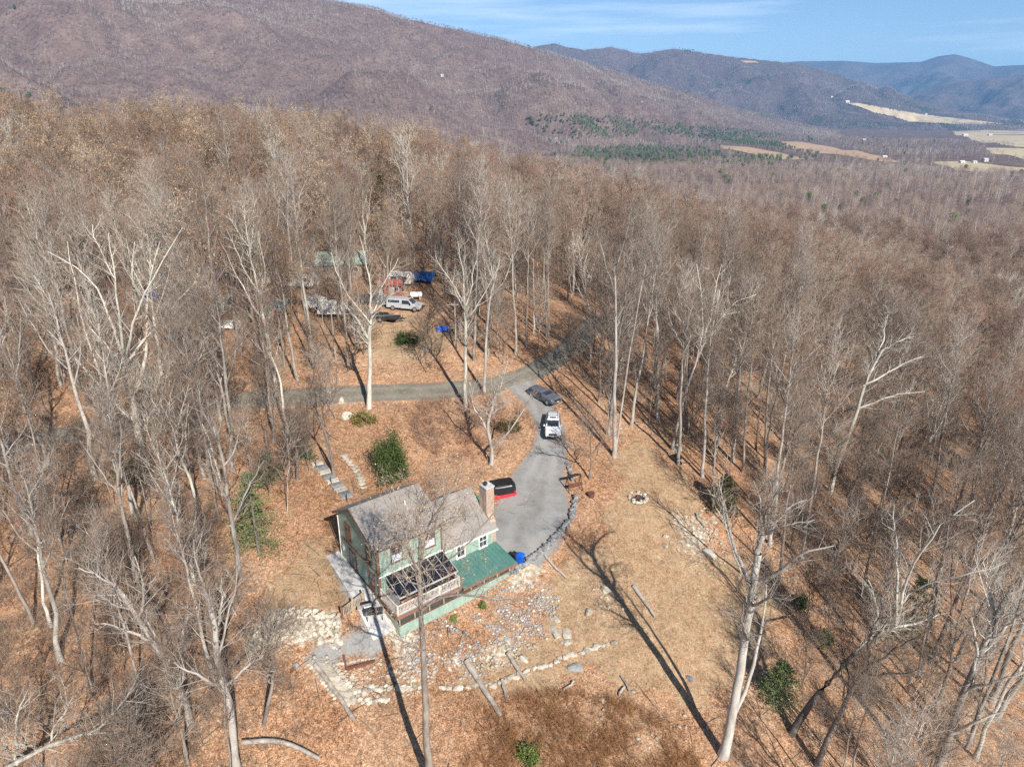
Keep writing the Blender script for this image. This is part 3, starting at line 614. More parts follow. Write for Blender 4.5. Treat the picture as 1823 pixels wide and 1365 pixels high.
kind('sapling0', make_tree(20, 9.5, .06, .30, 1.9, 10, 2, 4, 4, lean=.08, minr=.010, k=5), BARKG, [BARKG, TWIG, LEAFT], 'thin bare sapling')
kind('sapling1', make_tree(21, 7.0, .05, .2, 1.8, 11, 2, 4, 4, lean=.14, minr=.010, k=5), BARKD, [BARKD, TWIG, LEAFT], 'short dark twiggy sapling')
kind('pine0', make_conifer(22, 15, 2.8, per=30), BARKD, [GREEN, BARKD], 'dark green pine')
kind('pine1', make_conifer(23, 9, 2.4, per=30), BARKD, [GREENY, BARKD], 'yellow-green young pine')

YARD = [(430,1090),(500,980),(545,900),(560,800),(620,735),(700,728),(800,722),(905,700),(950,690),(1000,730),(1020,800),(1120,765),(1165,780),(1240,840),(1320,900),(1345,1000),(1400,1060),(1400,1180),(1290,1300),(1230,1400),(900,1420),(560,1400),(540,1250),(430,1190)]
NEIGH = [(380,520),(520,480),(780,480),(850,560),(850,610),(760,640),(660,640),(560,600),(420,590)]
def scatter(cell, rmax, seed, azmax=47, rmin=24):
    g = np.random.default_rng(seed); n = int(rmax / cell) + 1; I, J = np.meshgrid(np.arange(-n, n), np.arange(0, n), indexing='ij')
    X = (I + g.uniform(.12, .88, I.shape)) * cell; Y = (J + g.uniform(.12, .88, I.shape)) * cell; X, Y = X.ravel(), Y.ravel(); r = np.hypot(X, Y)
    m = (r < rmax) & (r > rmin) & (np.abs(np.degrees(np.arctan2(X, Y))) < azmax); return X[m], Y[m], g
HEROBASE = []
# ------------------------------------------------------------------ the green house
HX, HY, HTH = -11.57, 48.67, R(38.5)
hc, hs = math.cos(HTH), math.sin(HTH)
def HW(a, b, z=0.0): return Vector((HX + a * hc - b * hs, HY + a * hs + b * hc, z))
house = empty('house', (HX, HY, 0), HTH, 'green two-storey house with grey shingle roof, brick chimney and front deck', 'house')
W, L, LW, YR, HE, HR, WE, WR = 7.5, 6.55, 12.35, 4.1, 5.2, 7.1, 2.19, 4.54
def hb(name, mb, mat, par=house, **k): return mb.build(name, mat, par, **k)
hb('wall', MB().prism([(0, -3.4), (W, -3.4), (W, HE - .08), (YR, HR - .1), (0, HE - .08)], 0, L), SIDING)
hb('wing_wall', MB().prism([(0, -3.4), (W, -3.4), (W, WE - .0), (YR, WR - .1), (0, WE - .08)], L, LW), SIDING)
def roof(x0, x1, he, hr, rear, name):
    ov = .38; s1 = (hr - he) / YR; s2 = (hr - rear) / (W - YR); t = .17
    front = [(-ov, he - ov * s1), (YR, hr), (W + ov, rear - ov * s2), (W + ov, rear - ov * s2 + t), (YR, hr + t), (-ov, he - ov * s1 + t)]
    r = hb(name, MB().prism(front, x0, x1), ROOF)
    return r, s1, s2
roof(-.4, L + .22, HE, HR, HE, 'roof'); roof(L + .03, LW + .35, WE, WR, WE + .12, 'roof')
s1 = (HR - HE) / YR; s2 = (HR - HE) / (W - YR)
# brown barge boards and fascia
for x in (-.44, L + .222):
    hb('barge_board', MB().prism([(-.4, HE - .4 * s1 - .12), (YR, HR - .06), (W + .4, HE - .4 * s2 - .12), (W + .4, HE - .4 * s2 + .1), (YR, HR + .12), (-.4, HE - .4 * s1 + .1)], x, x + .037), TRIM)
hb('fascia', MB().box(-.4, L + .22, -.42, -.383, HE - .4 * s1 - .06, HE - .4 * s1 + .14), TRIM)
hb('gutter', MB().box(L + .03, LW + .37, -.45, -.383, WE - .4 * (WR - WE) / YR - .02, WE - .4 * (WR - WE) / YR + .13), WHITE)
hb('trim_band', MB().box(-.045, 0, .14, W - .03, 2.42, 2.62), TRIM)
hb('skirt_board', MB().box(-.05, 0, .14, W - .02, -.22, .0), TRIM)
hb('corner_board', MB().box(-.05, .16, -.05, .14, -.3, HE - .2), TRIM)
hb('corner_board', MB().box(L - .14, L + .03, -.04, .0, 2.0, HE - .25), TRIM)
hb('downpipe', MB().tube([(-.09, W + .02, HE - .45), (-.09, W - .02, HE - .8), (-.09, W - .02, .05)], .05, 7), WHITE)
hb('downpipe', MB().tube([(-.1, -.1, HE - .5), (-.1, -.1, .05)], .04, 7), TRIM)
hb('electric_meter', MB().box(-.18, 0, W - .75, W - .45, 1.2, 1.75), GREYT)
hb('roof_vent', MB().tube([(4.4, 2.6, 6.45), (4.4, 2.6, 6.95)], .07, 8), WHITE)
def window(x, z0, z1, wd, frame, y=0.0, left=False, curtain=False, bars=True, fw=.09):
    """a sash window on the front (x along the wall) or on the left gable (x = depth)"""
    def bx(mb, a0, a1, d0, d1, c0, c1): return mb.box(a0, a1, y - d1, y - d0, c0, c1) if not left else mb.box(-d1, -d0, a0, a1, c0, c1)
    f = MB()
    for a0, a1, c0, c1 in ((x, x + wd, z0 - fw, z0), (x, x + wd, z1, z1 + fw), (x - fw, x, z0 - fw, z1 + fw), (x + wd, x + wd + fw, z0 - fw, z1 + fw)): bx(f, a0, a1, .002, .07, c0, c1)
    fr = hb('window', f, frame); zm = (z0 + z1) / 2
    for k, (c0, c1) in enumerate(((z0 + .004, zm - .03), (zm + .03, z1 - .004))):
        p = bx(MB(), x + .004, x + wd - .004, .004, .02, c0, c1).build('pane', CURT if (curtain and k == 0) else GLASS, fr)
    bx(MB(), x + .003, x + wd - .003, .004, .05, zm - .028, zm + .028).build('sash_bar', frame, fr)
    if bars: bx(MB(), x + wd / 2 - .018, x + wd / 2 + .018, .021, .04, z0 + .005, z1 - .005).build('muntin', frame, fr)
    bx(MB(), x - fw - .03, x + wd + fw + .03, .002, .12, z0 - fw - .05, z0 - fw - .002).build('sill', frame, fr)
window(1.35, 3.1, 4.62, 1.0, TRIM, curtain=True, bars=False); window(4.75, 3.1, 4.62, 1.0, TRIM, curtain=True, bars=False)
window(8.15, .52, 1.72, .82, WHITE, fw=.11); window(10.75, .52, 1.72, .82, WHITE, fw=.11)
window(5.0, 3.15, 4.75, 1.05, TRIM, left=True, bars=False); window(1.15, 3.0, 4.2, .95, TRIM, left=True, bars=False); window(.85, .35, 1.85, 1.0, TRIM, left=True, bars=False)
d = hb('door', MB().box(-.06, -.002, 4.3, 5.75, .02, 2.15), RUNNER); MB().box(-.075, -.061, 4.45, 4.98, .35, 1.95).build('pane', GLASS, d); MB().box(-.075, -.061, 5.07, 5.6, .35, 1.95).build('pane', GLASS, d); MB().box(-.11, -.062, 4.34, 4.4, 1.0, 1.12).build('handle', BLACK, d)
# chimney
ch = hb('chimney', MB().box(LW + .003, LW + .62, .25, 2.3, -2.4, 2.5).loft([[(LW + .003, .25, 2.5), (LW + .62, .25, 2.5), (LW + .62, 2.3, 2.5), (LW + .003, 2.3, 2.5)], [(LW + .003, .9, 3.2), (LW + .62, .9, 3.2), (LW + .62, 2.1, 3.2), (LW + .003, 2.1, 3.2)]]).box(LW + .005, LW + .95, .95, 2.05, 3.0, 5.9), BRICK)
MB().box(LW - .05, LW + 1.0, .9, 2.1, 5.9, 6.03).build('cap', CONC, ch); MB().tube([(LW + .3, 1.5, 6.03), (LW + .3, 1.5, 6.4)], .16, 10).build('flue', BLACK, ch); MB().tube([(LW + .7, 1.5, 6.03), (LW + .7, 1.5, 6.22)], .13, 10).build('flue', CONC, ch)
# lower enclosed porch under the deck
DD = 3.0
hb('porch_wall', MB().box(.1, 12.15, -DD, -DD + .15, -3.9, -1.15).box(.1, .25, -DD + .15, 0, -3.9, -1.15).box(12.0, 12.15, -DD + .15, 0, -3.9, -.4), SIDING)
hb('foundation_strip', MB().box(.06, 12.19, -DD - .04, -DD - .003, -3.9, -2.65), CONC)
hb('porch_sill', MB().box(.05, 12.2, -DD - .05, -DD + .2, -1.147, -1.08), TRIM)
hb('porch_screen', MB().box(.2, 12.05, -DD + .06, -DD + .09, -1.08, -.34).box(.16, .19, -DD + .1, 0, -1.08, -.34), SCREEN)
pm = None
for i in range(9):
    x = .1 + 11.95 * i / 8
    if pm is None: pm = MB().box(0, .1, -DD - .01, -DD + .055, -1.08, -.34).mesh('post', WEATH)
    o = link('post', pm, house); o.location.x = x
hb('deck_floor', MB().box(-.02, L - .1, -DD - .05, -.002, -.10, .0), GREYL)
hb('rim_joist', MB().box(-.04, L + .2, -DD - .12, -DD - .052, -.36, -.012).box(-.08, -.022, -DD - .12, -.003, -.36, -.012), BROWNW)
def railing(p0, p1, n, nm='railing'):
    p0, p1 = Vector(p0), Vector(p1); r = MB().beam(p0 + Vector((0, 0, .98)), p1 + Vector((0, 0, .98)), .10, .07)
    rl = hb(nm, r, RAILW); MB().beam(p0 + Vector((0, 0, .14)), p1 + Vector((0, 0, .14)), .06, .06).build('bottom_rail', RAILW, rl); bm = MB().box(-.025, .025, -.025, .025, .165, .948).mesh('baluster', RAILW)
    for i in range(1, n): o = link('baluster', bm, rl); o.location = p0.lerp(p1, i / n)
    k = max(1, round((p1 - p0).length / 2.2)); pmm = MB().box(-.06, .06, -.06, .06, .0, 1.08).mesh('rail_post', RAILW)
    for i in range(k + 1): o = link('rail_post', pmm, rl); o.location = p0.lerp(p1, i / k)
railing((.02, -DD, .0), (L - .25, -DD, .0), 46); railing((.02, -DD + .12, .0), (.02, -.15, .0), 20); railing((L - .25, -DD + .12, .0), (L - .25, -2.5, .0), 4)
# sunroom with dark roof panels
pz0, pz1, py0, py1, px0, px1 = 2.05, 1.30, -.05, -2.5, .55, L - .05
hb('flashing', MB().box(-.0, L + .02, -.08, -.002, pz0 + .02, pz0 + .12), WHITE)
sr = hb('sunroom_roof', MB().prism([(py0 - .03, pz0 - .06), (py1, pz1 - .06), (py1, pz1), (py0 - .03, pz0)], px0, px1), GLASSD)
for i in range(8):
    x = px0 + (px1 - px0) * i / 7; MB().beam((x, py0 - .06, pz0 + .025), (x, py1 - .03, pz1 + .025), .055, .05).build('rafter', GREYT, sr)
MB().box(px0 - .05, px1 + .05, py1 - .07, py1 - .003, pz1 - .12, pz1 + .02).build('beam', GREYT, sr)
MB().beam((px0, -1.2, pz0 - .30), (px1, -1.2, pz0 - .30), .04, .03).build('purlin', GREYT, sr)
for i in range(5): x = px0 + .05 + (px1 - px0 - .1) * i / 4; MB().box(x - .045, x + .045, py1 + .0, py1 + .09, 0, pz1 - .065).build('post', BLACK, sr)
hb('sunroom_wall', MB().box(px0 - .02, px0 + .02, py1 + .1, -.003, 0, 1.2), GREYL)
hb('knee_wall', MB().box(px0 + .05, px0 + 2.2, py1 + .02, py1 + .07, .003, .85), BROWNW)
hb('glazing', MB().box(px0 + 2.25, px1, py1 + .03, py1 + .05, .003, 1.17), GLASSD)
# green metal roof of the right half of the porch
mr = hb('porch_roof', MB().prism([(-.003, .30), (-DD - .42, -.20), (-DD - .42, -.13), (-.003, .37)], L - .05, LW + .35), METROOF)
rbm = MB().beam((0, -.06, .383), (0, -DD - .41, -.114), .03, .03).mesh('roof_seam', METROOF)
for i in range(15): o = link('roof_seam', rbm, mr); o.location.x = L + .05 + i * .43
hb('porch_fascia', MB().box(L - .05, LW + .35, -DD - .47, -DD - .423, -.34, -.13), BROWNW)
# things on the deck
for i, (x, lab) in enumerate(((3.1, 'grey patio chair on the deck nearest the tree trunk'), (4.3, 'grey patio chair in the middle of the deck front'), (5.5, 'grey patio chair on the deck by the green porch roof'))):
    p = HW(x, -2.72, .0); t = empty('patio_chair', p, HTH + R(170 + 20 * i), lab, 'chair', 'grey chairs on the deck')
    MB().box(-.24, .24, -.22, .22, .38, .44).build('seat', GREYT, t); MB().prism([(.2, .45), (.25, .45), (.33, .95), (.28, .95)], -.24, .24).build('backrest', GREYT, t)
    lm = MB().tube([(0, 0, 0), (0, 0, .38)], .018, 5).mesh('leg', BLACK)
    for sx in (-.2, .2):
        for sy in (-.18, .18): link('leg', lm, t).location = (sx, sy, 0)

# ------------------------------------------------------------------ around the house
def stone_meshes():
    out = []
    g = np.random.default_rng(5); import bmesh
    for k in range(6):
        bm = bmesh.new(); bmesh.ops.create_icosphere(bm, subdivisions=1 if k < 4 else 2, radius=.5)
        for v in bm.verts:
            n = v.co.normalized(); f = 1 + .28 * math.sin(3.1 * n.x + k) * math.cos(2.7 * n.y + 2 * k) + g.normal(0, .05); v.co = n * .5 * f; v.co.z = max(v.co.z, -.32)
        me = bpy.data.meshes.new('stone'); bm.to_mesh(me); bm.free(); out.append(me)
    return out
SM = stone_meshes()
def stone_set(mat): 
    r = []
    for m in SM: c = m.copy(); c.materials.append(mat); r.append(c)
    return r
SP_, SG_, SD_ = stone_set(STONE), stone_set(STONEG), stone_set(STONED)
g0 = np.random.default_rng(33)
def put_stone(par, p, size, ms, flat=.6, name='stone', wob=.25, rz=None, asp=1.0):
    o = link(name, ms[int(g0.integers(0, 6))], par); org = par.location if par else Vector((0, 0, 0)); o.location = Vector(p) - org
    o.scale = (size * asp * g0.uniform(.85, 1.2), size / asp * g0.uniform(.85, 1.2), size * flat * g0.uniform(.8, 1.2)); o.rotation_euler = (g0.normal(0, wob * .4), g0.normal(0, wob * .4), g0.uniform(0, 6.3) if rz is None else rz); return o
def px_line(pts, n):
    P = [G(*p) for p in pts]; Q = np.array([(p.x, p.y) for p in P]); d = np.r_[0, np.cumsum(np.hypot(*np.diff(Q, axis=0).T))]; s = np.linspace(0, d[-1], n)
    return np.c_[np.interp(s, d, Q[:, 0]), np.interp(s, d, Q[:, 1])]
def stone_row(name, lab, cat, pts, n, size, ms, flat=.6, jit=.08, layers=1, asp=1.0):
    Q = px_line(pts, n); c = Q.mean(0); t = empty(name, (c[0], c[1], z1(*c)), 0, lab, cat)
    T = np.gradient(Q, axis=0)
    for k in range(layers):
        for (x, y), tt in zip(Q, T):
            X, Y = x + g0.normal(0, jit), y + g0.normal(0, jit); put_stone(t, (X, Y, z1(X, Y) + size * .1 + k * size * flat * .75), size * g0.uniform(.7, 1.25), ms, flat, rz=math.atan2(tt[1], tt[0]) + g0.normal(0, .25), asp=asp)
    return t
stone_row('stone_edging', 'row of pale flat stones edging the lower lawn below the house', 'stone edging', [(1092,1143),(1040,1160),(1000,1172),(950,1192),(900,1210),(850,1222),(790,1228)], 34, .62, SP_, .4, .12, asp=1.15)
stone_row('stone_edging', 'line of small stones along the terrace beside the stone steps', 'stone edging', [(560,1187),(600,1183),(640,1176),(665,1172)], 16, .42, SP_, .5, .04)
stone_row('stone_edging', 'rough stones edging the foot of the terrace right of the steps', 'stone edging', [(610,1232),(650,1228),(700,1224),(745,1222)], 22, .5, SP_, .6, .10)
stone_row('stone_edging', 'stones below the terrace at the edge of the brush', 'stone edging', [(615,1252),(660,1248),(690,1246)], 12, .55, SP_, .5, .10)
stone_row('stone_wall', 'low grey dry stone wall curving along the outer edge of the gravel drive', 'stone wall', [(905,1022),(930,1010),(955,990),(980,968),(1000,948),(1014,928),(1022,905),(1024,888)], 74, .5, SG_, .75, .10, 2)
stone_row('stone_wall', 'short stone border beside the drive above the swing bench', 'stone wall', [(1010,826),(1014,840),(1018,856)], 14, .42, SG_, .75, .12, 2)
# dry stacked rock bank left of the terrace
bank = px_line([(455,1128),(490,1098),(530,1090),(570,1096),(605,1104)], 26); t = empty('rock_bank', (bank[12][0], bank[12][1], z1(*bank[12])), 0, 'bank of stacked cream rocks above the gravel path', 'rock bank')
for k in range(9):
    for x, y in bank[::1]:
        X, Y = x + g0.normal(0, .12) + k * .02, y - k * .29 + g0.normal(0, .12); put_stone(t, (X, Y, z1(X, Y) + .42 - k * .07 + g0.normal(0, .05)), g0.uniform(.25, .6), SP_, .8)
# stone steps
A = [(572,1186),(580,1195),(588,1205),(596,1215),(604,1226),(612,1237),(618,1246)]; Q = px_line(A, 12); t = empty('stone_steps', (Q[5][0], Q[5][1], z1(*Q[5])), 0, 'flight of flat stone steps going down from the gravel terrace', 'steps')
for i, (x, y) in enumerate(Q):
    s = MB().box(-.75, .75, -.24, .24, -.12, .10).build('step', STONE, t); s.location = Vector((x, y, z1(x, y) + .08)) - t.location; s.rotation_euler.z = R(-14 + g0.normal(0, 4))
    for sx in (-1, 1): put_stone(t, (x + sx * 1.0, y + .05, z1(x, y) + .1), .45, SP_, .8)
Q = px_line([(612,812),(622,822),(630,832),(638,845),(644,856),(646,868)], 11); t = empty('stepping_stones', (Q[5][0], Q[5][1], z1(*Q[5])), 0, 'curved row of stepping stones in the leaves behind the house', 'stepping stones')
for x, y in Q: put_stone(t, (x, y, z1(x, y) + .05), .95, SP_, .25, 'stepping_stone')
Q = px_line([(565,825),(580,842),(592,855),(606,870),(617,882)], 12); t = empty('path_steps', (Q[5][0], Q[5][1], z1(*Q[5])), 0, 'straight stepped path of grey slabs leading to the back of the house', 'steps')
for i, (x, y) in enumerate(Q):
    s = MB().box(-.62, .62, -.42, .42, -.14, .06).build('slab', STONEG if i % 3 else STONE, t); s.location = Vector((x, y, z1(x, y) + .05)) - t.location; s.rotation_euler.z = R(28 + g0.normal(0, 3))
for i, (x, y) in enumerate(((563,832),(590,862),(618,892))):
    p = G(x, y); o = MB().tube([(0, 0, -.1), (0, 0, .95)], .045, 6).build('path_lamp_post', BLACK); o.location = p; tag(o, ['thin black post at the top of the slab path', 'thin black post half-way down the slab path', 'thin black post at the foot of the slab path'][i], 'post', 'posts beside the slab path')
# riprap slope in front of the house: uncountable grey stones
RIP = [(702,1140),(770,1110),(850,1070),(915,1035),(985,1040),(1000,1090),(975,1125),(900,1160),(850,1195),(790,1215),(720,1200)]
def riprap():
    g = np.random.default_rng(3); V, F = [], []; n = 0; base = []
    bbw = [G(*p) for p in RIP]; x0, x1 = min(p.x for p in bbw), max(p.x for p in bbw); y0, y1 = min(p.y for p in bbw), max(p.y for p in bbw)
    X = g.uniform(x0, x1, 6500); Y = g.uniform(y0, y1, 6500); px, py, _ = proj(X, Y, zt(X, Y)); cl = np.sin(X * 1.1 + 1.7 * np.sin(Y * .9)) * np.sin(Y * 1.3 + X * .4); k = poly_in(RIP, px + g.normal(0, 14, 6500), py + g.normal(0, 10, 6500)) & (cl + g.normal(0, .45, 6500) > .15); X, Y = X[k], Y[k]; Z = zt(X, Y)
    sv = np.array([v.co[:] for v in SM[0].vertices]); sf = np.array([p.vertices[:] for p in SM[0].polygons]); m = len(X)
    s = (g.uniform(.10, .34, m) * g.uniform(.6, 1.2, m))[:, None, None]; a = g.uniform(0, 6.28, m); ca, sa = np.cos(a)[:, None], np.sin(a)[:, None]
    vx = sv[None, :, 0] * ca - sv[None, :, 1] * sa; vy = (sv[None, :, 0] * sa + sv[None, :, 1] * ca) * .8; VV = np.stack([vx, vy, np.broadcast_to(sv[None, :, 2] * .7, vx.shape)], -1) * s + np.c_[X, Y, Z + .03][:, None]
    FF = (sf[None] + (np.arange(m) * len(sv))[:, None, None]).reshape(-1, 3); mi = np.repeat(g.choice([0, 0, 0, 0, 0, 1], m), len(sf))
    tag(link('loose_rocks', mesh_np('loose_rocks', VV.reshape(-1, 3), FF, mi, [STONEG, STONE])), 'slope of loose blue-grey rocks below the house wall', 'rocks', kind='stuff')
riprap()
# small pale stones bedded in the stony edges of the lawn
def small_stones():
    g = np.random.default_rng(12); XY = []
    for poly, k in (([(1195,900),(1265,905),(1300,990),(1270,1030),(1190,1000)], 300), ([(1050,1040),(1100,1030),(1110,1090),(1060,1100)], 40), ([(880,1130),(940,1120),(960,1160),(840,1215),(800,1200)], 160), ([(690,1150),(780,1190),(760,1235),(610,1245),(600,1200)], 240), ([(980,1190),(1250,1170),(1270,1330),(950,1330)], 110), ([(430,1100),(610,1140),(600,1180),(440,1190)], 160)):
        B = [G(*p) for p in poly]; X = g.uniform(min(b.x for b in B), max(b.x for b in B), k * 4); Y = g.uniform(min(b.y for b in B), max(b.y for b in B), k * 4); px, py, _ = proj(X, Y, zt(X, Y)); m = poly_in(poly, px, py); XY += list(zip(X[m][:k], Y[m][:k]))
    X, Y = np.array(XY).T; m = len(X); sv = np.array([v.co[:] for v in SM[1].vertices]); sf = np.array([p.vertices[:] for p in SM[1].polygons]); s = (.10 + .42 * g.random(m) ** 3)[:, None, None]; a = g.uniform(0, 6.28, m); ca, sa = np.cos(a)[:, None], np.sin(a)[:, None]
    VV = np.stack([sv[None, :, 0] * ca - sv[None, :, 1] * sa * .7, sv[None, :, 0] * sa + sv[None, :, 1] * ca * .7, np.broadcast_to(sv[None, :, 2] * .5, (m, len(sv)))], -1) * s + np.c_[X, Y, zt(X, Y) + .02][:, None]
    tag(link('loose_stones', mesh_np('loose_stones', VV.reshape(-1, 3), (sf[None] + (np.arange(m) * len(sv))[:, None, None]).reshape(-1, 3), None, [STONE])), 'small pale stones bedded in the bare edges of the lawn', 'stones', kind='stuff')
small_stones()
# boulders
for x, y, s, fl, lab in ((1077,1050,1.15,.6,'cream boulder on the open lawn highest of the loose stones'), (1048,1090,.95,.6,'pointed cream boulder between the flat outcrop and the tree shadow'),
  (1083,1082,.5,.6,'small pale stone just below the cream boulder'), (1024,1188,1.35,.35,'round flat grey-white rock below the stone edging'), (932,1173,1.0,.6,'cream boulder beside the leaning stump end of a log'), (1185,955,.8,.5,'white flat stone at the bottom of the tan lawn'), (1184,972,.75,.5,'second white stone just below another on the tan lawn'),
  (1262,985,1.7,.5,'broad lichen-covered boulder at the stony right edge of the lawn'), (1268,990,.9,.6,'white stone beside the lichen-covered boulder'), (1205,800,1.9,.6,'tan boulder between two trunks at the edge of the woods'), (618,742,1.7,.75,'round white boulder beside the upper path'), (608,716,1.1,1.3,'upright pale rock standing by the road'), (1073,1247,.6,.6,'small white stone among the brown brush'),
  (1228,1208,.8,.5,'grey stone under the big leaning tree'), (527,1155+30,.7,.7,'blue-grey rock on the gravel path'), (1245,918,.7,.5,'pale stone left of the cedar'), (1272,930,.6,.5,'pale stone under the cedar')):
    o = link('boulder', (SP_ if 'grey' not in lab else SG_)[4 + (int(x) % 2)]); p = G(x, y); o.location = p + Vector((0, 0, s * fl * .05)); o.scale = (s, s * .8, s * fl); o.rotation_euler.z = g0.uniform(0, 6); tag(o, lab, 'boulder', 'loose boulders about the lawn')
p = G(998, 1122); t = empty('rock_outcrop', p, R(15), 'large pale flat rock outcrop with dark cracks on the lawn below the drive', 'rock')
for (x, y, sx, sy, rz_) in ((-.55, .1, 1.0, 2.3, .15), (.45, -.2, 1.2, 1.9, -.1), (-.1, 1.2, .9, 1.2, .4), (.25, -1.15, 1.3, .9, .2)):
    o = link('slab', SP_[5], t); o.location = (x, y, z1(p.x + x, p.y + y) - p.z - .02); o.scale = (sx, sy, .32); o.rotation_euler.z = rz_
# fire ring
p = G(1135, 888); t = empty('fire_ring', p, 0, 'ring of cream stones round a burnt fire pit on the lawn', 'fire pit')
for i in range(14):
    a = i / 14 * 6.283; put_stone(t, p + Vector((math.cos(a) * .95, math.sin(a) * .95, .12)), .52, SP_, .7, rz=a)
    if i % 2: put_stone(t, p + Vector((math.cos(a) * .95, math.sin(a) * .95, .36)), .4, SP_, .6, rz=a)
MB().cyl((0, 0, .08), .7, .12, k=16).build('ash_bed', ASH, t)
for i in range(3): MB().tube([(-.4 + .2 * i, -.3, .18), (.2 - .1 * i, .35, .3)], .07, 6).build('charred_log', STONED.copy() if False else RUNNER, t)

# logs and dead wood
def log(pts, r0, r1, mat, lab, name='fallen_log', lift=.15, grp='dead wood lying on the ground'):
    P = [G(*p) for p in pts]; Q = smooth_path([tuple(p) for p in P], 9, np.random.default_rng(int(pts[0][0])), .04); o = P[0].copy(); Q = Q - np.array(o)[None]; A = Acc(); tube_np(A, Q + np.array([0, 0, lift]), np.linspace(r0, r1, 9), 8)
    ob = link(name, A.mesh(name, [mat], True)); ob.location = o; tag(ob, lab, 'log', grp); return ob
log([(830,1180),(850,1210),(872,1245),(892,1278)], .30, .20, DEADW, 'long grey log lying down the slope across the stone edging'); log([(905,1165),(920,1188),(935,1212)], .20, .14, DEADW, 'short grey log right of the longest one'); log([(893,1212),(897,1230),(901,1244)], .16, .12, DEADW, 'stub of a split log below the stone edging')
log([(970,990),(985,1008),(1008,1031)], .12, .09, DEADW, 'straight brown pole lying below the drive wall'); log([(1128,1045),(1145,1070),(1166,1100)], .22, .10, DEADW, 'silver log lying beside a long tree shadow'); log([(1240,915),(1245,928),(1255,940)], .14, .10, DEADW, 'curved grey stick among the stones right of the lawn')
log([(431,1332),(477,1326),(526,1334),(569,1358)], .2, .14, DEADW, 'long curved pale trunk lying along the bottom edge of the woods', lift=.5); log([(560,1185),(585,1215),(605,1245),(632,1285)], .22, .16, DEADW, 'grey timber lying beside the stone steps')
log([(1445,780),(1475,800),(1510,830)], .2, .1, DEADW, 'fallen trunk in the woods behind the leaning pale tree'); log([(1480,905),(1530,925),(1560,945)], .22, .12, DEADW, 'fallen trunk on the forest floor right of the cedar'); log([(1105,1205),(1112,1218),(1120,1232)], .10, .08, DEADW, 'short dark stick at the bottom of the lawn'); log([(1192,930),(1225,985)], .05, .04, DEADW, 'thin bare stick in the stony ground', lift=.06)
log([(1020,1214),(1012,1222),(1004,1230)], .1, .08, DEADW, 'small pale stick in the brown brush'); log([(1110,1225),(1103,1240)], .12, .1, DEADW, 'second short dark stick lower in the brush')
# broken snag
p = G(378, 1090); t = empty('broken_snag', p, 0, 'broken snag with a raw yellow split top among the left woods', 'snag')
o = np.array(p); A = Acc(); P = np.array([at(376, 1095, p.y), at(379, 1072, p.y), at(385, 1046, p.y)]) - o; P[0][2] = -.3; tube_np(A, smooth_path(P, 6, g0), np.linspace(.17, .12, 6), 7); link('trunk', A.mesh('snag_trunk', [DEADW], True), t)
A = Acc(); P = np.array([at(386, 1040, p.y), at(400, 1056, p.y - .5), at(421, 1096, p.y - 1.5)]) - o; tube_np(A, smooth_path(P, 6, g0), np.linspace(.15, .09, 6), 7); link('hanging_stem', A.mesh('snag_stem', [DEADW], True), t)
A = Acc(); P = np.array([at(384, 1047, p.y), at(386, 1040, p.y), at(396, 1050, p.y - .3)]) - o; tube_np(A, P, [.19, .25, .12], 6); link('split_wood', A.mesh('snag_split', [RAW]), t)

# fence panel, grill, terrace bits left of the house
P0, P1 = G(610, 1102), G(648, 1072); t = empty('fence_panel', P0, 0, 'short weathered picket fence panel at the corner of the left lawn', 'fence'); dv = P1 - P0
pk = MB().box(-.05, .05, -.012, .012, .1, 1.15).mesh('picket', WEATH)
for i in range(3): o = MB().box(-.07, .07, -.07, .07, -.2, 1.35).build('post', WEATH if i else BROWNW, t); o.location = dv * (i / 2)
for zz in (.25, 1.1): MB().beam(Vector((0, 0, zz)), dv + Vector((0, 0, zz)), .05, .09).build('rail', WEATH, t)
for i in range(1, 14): o = link('picket', pk, t); o.location = dv * (i / 14); o.rotation_euler.z = math.atan2(dv.y, dv.x)
p = G(655, 1092); t = empty('grill', p, R(20), 'black grill with side shelves on the pad below the deck corner', 'grill')
MB().box(-.4, .4, -.28, .28, .1, .85).build('cabinet', BLACK, t); MB().prism([(-.3, .86), (.3, .86), (.3, 1.05), (.12, 1.22), (-.16, 1.22), (-.3, 1.02)], -.42, .42).build('lid', BLACK, t)
for s in (-1, 1): MB().box(min(s * .42, s * .85), max(s * .42, s * .85), -.25, .25, .82, .86).build('side_shelf', GREYT, t)
MB().tube([(-.3, -.34, 1.0), (.3, -.34, 1.0)], .02, 6).build('handle', RIM, t)
p = G(668, 1098); t = empty('glass_table', p, R(10), 'low grey glass table with a black frame beside the grill', 'table')
MB().box(-.7, .7, -.5, .5, .62, .65).build('table_top', GLASS, t); MB().box(-.74, .74, -.54, -.505, .60, .66).box(-.74, .74, .505, .54, .60, .66).box(-.74, -.705, -.5, .5, .60, .66).box(.705, .74, -.5, .5, .60, .66).build('frame', GREYT, t)
lm = MB().box(-.03, .03, -.03, .03, 0, .6).mesh('leg', BLACK)
for sx in (-.65, .65):
    for sy in (-.45, .45): link('leg', lm, t).location = (sx, sy, 0)
P0, P1, P2 = G(612, 1168), G(617, 1192), G(668, 1178); t = empty('timber_edging', P0, 0, 'dark timber edging in an L round the corner of the terrace', 'edging')
MB().beam(Vector((0, 0, .1)), P1 - P0 + Vector((0, 0, .1)), .16, .3).build('timber', RUNNER, t); MB().beam(P1 - P0 + Vector((0, 0, .1)), P2 - P0 + Vector((0, 0, .1)), .16, .3).build('timber', RUNNER, t)
